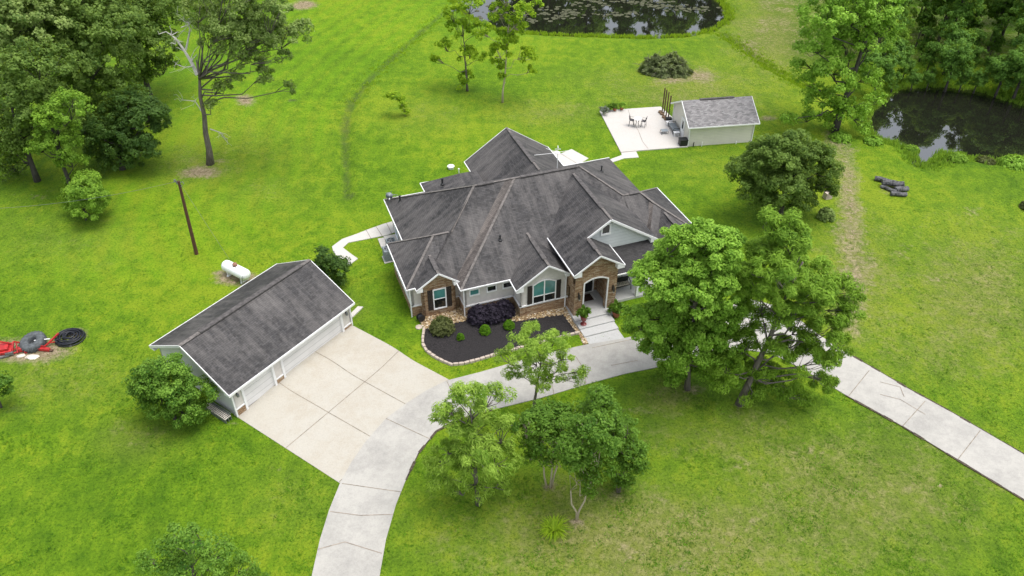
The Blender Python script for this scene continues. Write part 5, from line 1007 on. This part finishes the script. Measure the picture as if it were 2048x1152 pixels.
# strap leaved lily clump
def blades(name, lb, cat, p, n, rad, hgt, leaf, wd=.05, seed=1, kind=None, group=None):
    rng = np.random.default_rng(seed); a = rng.uniform(0, 2 * math.pi, n); r0 = rng.uniform(0, .45, n) * rad; L = rng.uniform(.6, 1, n)
    dx, dy = np.cos(a), np.sin(a); bx, by = dx * r0, dy * r0; V = []
    for f, hh in ((0, 0), (.45, .85), (1, .65)): c = np.stack([bx + dx * rad * .9 * f * L, by + dy * rad * .9 * f * L, hgt * hh * L], 1); s = np.stack([-dy, dx, 0 * dx], 1) * (wd * (1 - .75 * f)); V += [c - s, c + s]
    V = np.stack(V, 1).reshape(-1, 3); i = np.arange(n)[:, None] * 6; Q = np.concatenate([i + [0, 1, 3, 2], i + [2, 3, 5, 4]])
    o = np_mesh(name, V, Q, LEAF[leaf], np.clip(rng.normal(.6, .25, 2 * n), 0, 1)); o.location = p; return tag(o, lb, cat, group, kind)
blades('daylily_clump', 'clump of yellow green strap leaves on the front lawn', 'plant', G(1108, 1062), 160, .95, .6, 'yellow', .035, 3)
# brush pile
p = G(1328, 143); rng = np.random.default_rng(5); o = empty('brush_pile', p, 0, 'big dark heap of cut branches on the back lawn', 'brush pile')
d = rng.normal(size=(520, 3)); d /= np.linalg.norm(d, axis=1, keepdims=True); d[:, 2] = np.abs(d[:, 2]); cc = d * rng.uniform(.70, 1.15, 520)[:, None] * [1.7, 1.5, 2.1] + np.array([(-1.2, 0, -.2), (.9, .3, .0), (0, -.5, -.5), (1.6, -.4, -.7)])[rng.integers(4, size=520)]; cc[:, 2] = np.maximum(cc[:, 2], .1)
V, Q, T = leaf_cloud(cc, .35, 26, .16, rng, 3.2, .2, np.zeros(3), .25); np_mesh('foliage', V, Q, LEAF['brush'], T, o)
mb = MB()
for i in range(240):
    k = rng.integers(520); e = cc[k] * 1.05 + rng.normal(size=3) * .5; e[2] = max(e[2], .05); mb.tube([tuple(cc[k] * .9), tuple((cc[k] + e) / 2 + [0, 0, .1]), tuple(e)], [.03, .022, .01], 4)
mb.build('branch', M['bark'], o)
# lily pads: one sheet of stuff on the far pond
rng = np.random.default_rng(2); V, Q = [], []
pads = [(1180,6,70,14),(1110,22,60,10),(1240,28,50,6),(1330,14,60,5),(1400,18,50,5),(960,40,30,10),(1050,42,30,4),(1120,36,30,5),(1000,20,40,12),(1290,4,80,4),(1130,30,45,5),(1440,52,10,6)]
for (u, v, ru, rv) in pads:
    for i in range(int(ru * .6)):
        q = at_z(u + rng.normal() * ru * .5, v + rng.normal() * rv * .5, WATER + .012)
        if not inside(np.array([q[0]]), np.array([q[1]]), POND1)[0]: continue
        r_ = rng.uniform(.15, .42); a = rng.uniform(0, 6, 1)[0] + np.arange(6) * math.pi / 3; k = len(V); V += [[q[0] + r_ * math.cos(x), q[1] + r_ * math.sin(x), q[2] + .003 * (i % 7)] for x in a]; Q.append([k + j for j in range(6)])
o = np_mesh('lily_pads', np.array(V), np.array(Q), M['lily']); tag(o, 'scattered brownish lily pads floating on the far pond', 'water plants', None, 'stuff')
# bank and ditch grass
def tufts(name, lb, line_, wd, n, h, leaf, seed):
    rng = np.random.default_rng(seed); pts = [np.array(p[:2]) for p in line_]; seg = [np.linalg.norm(b - a) for a, b in zip(pts[:-1], pts[1:])]; cs = np.cumsum(seg) / sum(seg); C_ = []
    for t in rng.random(n):
        i = int(np.searchsorted(cs, t)); a, b = pts[i], pts[i + 1]; c = a + (b - a) * rng.random() + rng.normal(size=2) * wd
        C_.append((c[0], c[1], float(hf(c[0], c[1]))))
    C_ = np.array(C_); C_ = C_[C_[:, 2] > WATER - .12]; m = len(C_); per = 9; P = np.repeat(C_, per, 0) + rng.normal(size=(m * per, 3)) * [.12, .12, 0]; k = len(P)
    a = rng.uniform(0, 6.28, k); H_ = h * rng.uniform(.5, 1.2, k); d = np.stack([np.cos(a), np.sin(a), 0 * a], 1); s = np.stack([-np.sin(a), np.cos(a), 0 * a], 1) * .035
    V = np.stack([P - s, P + s, P + s * .5 + d * H_[:, None] * .3 + np.stack([0 * a, 0 * a, H_], 1), P - s * .5 + d * H_[:, None] * .3 + np.stack([0 * a, 0 * a, H_], 1)], 1).reshape(-1, 3)
    o = np_mesh(name, V, np.arange(k * 4).reshape(-1, 4), LEAF[leaf], np.clip(rng.normal(.55, .25, k), 0, 1)); tag(o, lb, 'tall grass', None, 'stuff')
tufts('bank_grass', 'rough bright grass fringing the far pond', list(POND1) + [POND1[0]], .5, 2600, .38, 'yellow', 1)
tufts('bank_grass', 'rough weeds fringing the right pond', list(POND2) + [POND2[0]], .8, 2600, .42, 'mid', 2)
tufts('ditch_grass', 'longer grass along the curved ditch on the back lawn', DITCH[:6], .7, 260, .14, 'yellow', 3)
tufts('ditch_grass', 'weedy grass in the ditch leading to the far pond', DITCH2, .7, 520, .22, 'yellow', 4)
# bushes at the pond edge below the woods
for i, (u, v, rx, rz, lf, lb) in enumerate(((1915,320,.8,.5,'mid','low weedy bush at the middle of the near bank'),(2030,330,1.3,.6,'bright','leafy bush on the near bank at the right edge'),(1822,302,.7,.45,'mid','weedy bush at the inlet of the right pond'),(1745,285,.8,.5,'bright','small bright bush by the pond inlet left side'),(1970,326,.8,.5,'olive','brownish weeds on the near bank'),(1680,278,1.0,.5,'bright','low bush under the tall sycamore'),(1652,436,.7,.8,'greyoak','thin grey green bush right of the dark oak'),(2052,416,.5,.6,'olive','small brown bush at the right photo edge'))):
    bush('bank_bush', lb, u, v, rx, rz, lf, 160, .16, 'bush', 'bushes round the pond', 30 + i)

# ------------------------------------------------------------------ woods behind: each tree its own, from a few grown forms
def grown(name, H_, R0, leaf, bark, seed, form):
    rng = np.random.default_rng(seed); L = []
    if form == 'pine':
        for i in range(20): z = H_ * (.30 + .68 * i / 19); r = R0 * (1.02 - .75 * (i / 19)) * rng.uniform(.7, 1.1); a = rng.uniform(0, 6.28); L.append((r * .65 * math.cos(a), r * .65 * math.sin(a), z, r * .55 + .3))
    else:
        for i in range(17): z = H_ * rng.uniform(.30, .88); k = 1 - abs(z / H_ - .58) * 1.3; a = rng.uniform(0, 6.28); q = rng.uniform(.3, .8) * R0 * k; L.append((q * math.cos(a), q * math.sin(a), z, R0 * rng.uniform(.36, .52)))
        L.append((0, 0, H_ * .9, R0 * .45))
    return make_tree(name, 'x', 'tree', (0, 0, 0), L, leaf, bark, .26, leaf_size=.26, per=46, seed=seed, density=.62, clump=.7, twigs=False, trunk_top=(0, 0, H_ * .9), droop=.3 if form == 'pine' else 0., elong=2.2 if form == 'pine' else 1.5)
forms = [grown('broadleaf_tree', 15, 4.2, 'wood', 'barkdark', 101, 'b'), grown('broadleaf_tree', 17, 4.4, 'mid', 'barkdark', 102, 'b'), grown('pine_tree', 20, 3.4, 'pine', 'bark', 103, 'pine'), grown('pine_tree', 22, 3.2, 'wood', 'bark', 104, 'pine'), grown('broadleaf_tree', 9, 3.2, 'wood', 'barkdark', 105, 'b')]
used = [False] * 5; rr = random.Random(77)
def forest_tree(k, x, y, s, label, group):
    o = forms[k] if not used[k] else copy_tree(forms[k]); used[k] = True
    o.location = (x, y, max(-.4, float(hf(x, y)) - .05)); o.rotation_euler = (0, 0, rr.uniform(0, 6.28)); o.scale = (s, s, s * rr.uniform(.95, 1.1)); tag(o, label, 'tree', group)
ORD = ['first', 'second', 'third', 'fourth', 'fifth', 'sixth', 'seventh', 'eighth', 'ninth', 'tenth', 'eleventh', 'twelfth'] + ['%s' % x for x in 'thirteenth fourteenth fifteenth sixteenth seventeenth eighteenth nineteenth twentieth twenty-first twenty-second twenty-third twenty-fourth twenty-fifth'.split()]
WOOD = [(1746,192,4),(1784,178,4),(1823,174,4),(1855,172,4),(1892,175,4),(1920,177,4),(1949,180,4),(1993,186,4),(2028,193,4),(2057,194,4),(2090,207,4),(1766,161,4),(1805,158,4),(1851,151,0),(1887,149,4),(1939,151,0),(1974,154,4),(2029,166,4),(2072,178,0),(2105,185,2),(1742,143,3),(1780,132,1),(1838,123,0),(1882,126,0),(1933,129,0),(1973,128,3),(2031,143,0),(2074,152,0),(2120,162,0),(1728,110,3),(1782,107,1),(1832,93,2),(1873,92,2),(1929,95,2),(1975,102,2),(2028,115,1),(2077,122,2),(1730,83,3),(1789,75,3),(1845,71,1),(1886,65,0),(1937,74,1),(2000,83,0),(2049,88,0),(2096,103,0),(1722,52,2),(1775,47,0),(1836,41,2),(1898,42,2),(1950,45,0),(1999,48,0),(2064,48,0),(1730,15,1),(1791,8,2),(1853,6,3),(1910,5,2),(1956,13,3),(2027,17,2),(2084,21,3),(1720,-14,1),(1787,-21,1),(1837,-22,3),(1906,-24,0),(1970,-21,0),(2038,-12,1),(2095,-8,1),(1698,-46,1),(1771,-53,3),(1832,-53,2),(1897,-57,3),(1967,-55,3),(2036,-45,1),(2092,-38,3)]
rows = {}
for (u, v, k) in WOOD: rows.setdefault(0 if v > 130 + max(0, (u - 1960)) * .3 else 1 if v > 80 + max(0, (u - 1960)) * .2 else 2 if v > 25 else 3, []).append((u, v, k))
for row, mem in rows.items():
  for n_, (u, v, k) in enumerate(sorted(mem)):
    b = at_z(u, v, 0); gap = 1775 < u < 1862 or 1892 < u < 1975
    forest_tree(k, b[0], b[1], rr.uniform(.8, 1.0) * ((.35 if gap else .75) if k == 4 else (.32 if v > 120 else .42 if v > 80 else .55) if gap else .85), '%s, %s from left in the %s of the right wood' % ('pine' if k in (2, 3) else 'low leafy tree' if k == 4 else 'broadleaf tree', ORD[n_], ('front row', 'second row', 'third row', 'rearmost row')[row]), 'trees of the wood behind the right pond, %s' % ('pines' if k in (2, 3) else 'low trees' if k == 4 else 'broadleaves'))
for i in range(34):   # beyond the top of the frame: their mirror images lie on the far pond
    x = -48 + i * 3.4 + rr.uniform(-1.2, 1.2); y = 152 + rr.uniform(-4, 8); k = (2, 3, 2, 1, 3)[i % 5]
    if -2 < x < 60: forest_tree(k, x, y, (rr.uniform(.80, .98) if 12 < x < 40 else 1.25), '%s tree from the left in the row mirrored in the far pond' % ORD[max(0, i - 13)], 'trees mirrored in the far pond')
for i, (u, v, k) in enumerate(((545,-30,0),(600,-45,1),(660,-40,0),(720,-55,1),(790,-60,0),(850,-75,1),(480,-10,0),(430,40,1),(380,10,0),(330,-30,1))):
    b = at_z(u, v, 0); forest_tree(k, b[0], b[1], .85, 'woodland tree, %s from the left along the top left photo edge' % ORD[sorted([545,600,660,720,790,850,480,430,380,330]).index(u)], 'trees at the top left edge')
for i in range(5):
    if not used[i]: bpy.data.objects.remove(forms[i])

# loose tufts that break up the mown lawn
def lawn_tufts(n, seed):
    rng = np.random.default_rng(seed); u = rng.uniform(-30, 2080, n); v = rng.uniform(60, 1165, n) ** 1.0
    P = np.array([at_z(a, b, -.2)[:2] for a, b in zip(u, v)]); x, y = P[:, 0], P[:, 1]; ok = np.ones(n, bool)
    for poly_ in PAVED + [list(POND1), list(POND2), ROCKS, px((850,658),(846,690),(873,718),(903,731),(950,723),(1060,693),(1157,667),(1127,629),(1032,641),(945,638))]: ok &= ~inside(x, y, poly_)
    def loc(O_, A_): dx, dy = x - O_[0], y - O_[1]; return dx * math.cos(A_) + dy * math.sin(A_), -dx * math.sin(A_) + dy * math.cos(A_)
    for O_, A_, r_ in ((HO, HA, (-.5, 25.2, -5.2, 17.3)), (GO, GA, (-.4, 11.8, -.4, 8.3)), (SO, SA, (-.2, 7.5, -.2, 5.9))):
        a, b = loc(O_, A_); ok &= ~((a > r_[0]) & (a < r_[1]) & (b > r_[2]) & (b < r_[3]))
    k = np.sin(x * .9 + 2 * np.sin(y * .35)) * np.sin(y * .7 + 1.7 * np.sin(x * .3)) + rng.normal(0, .45, n); ok &= k > .25
    x, y = x[ok], y[ok]; C_ = np.stack([x, y, hf(x, y)], 1); per = 6; Q_ = np.repeat(C_, per, 0) + rng.normal(size=(len(C_) * per, 3)) * [.10, .10, 0]; m = len(Q_)
    a = rng.uniform(0, 6.28, m); H_ = rng.uniform(.03, .10, m); d = np.stack([np.cos(a), np.sin(a), 0 * a], 1); s_ = np.stack([-np.sin(a), np.cos(a), 0 * a], 1) * .022; up = np.stack([0 * a, 0 * a, H_], 1)
    V = np.stack([Q_ - s_, Q_ + s_, Q_ + s_ * .4 + d * .09 + up, Q_ - s_ * .4 + d * .09 + up], 1).reshape(-1, 3)
    tag(np_mesh('lawn_grass', V, np.arange(m * 4).reshape(-1, 4), LEAF['box'], np.clip(np.repeat(rng.normal(.45, .3, len(C_)), per), 0, 1)), 'coarse grass tufts and weeds scattered through the mown lawn', 'grass', None, 'stuff')
lawn_tufts(26000, 12)
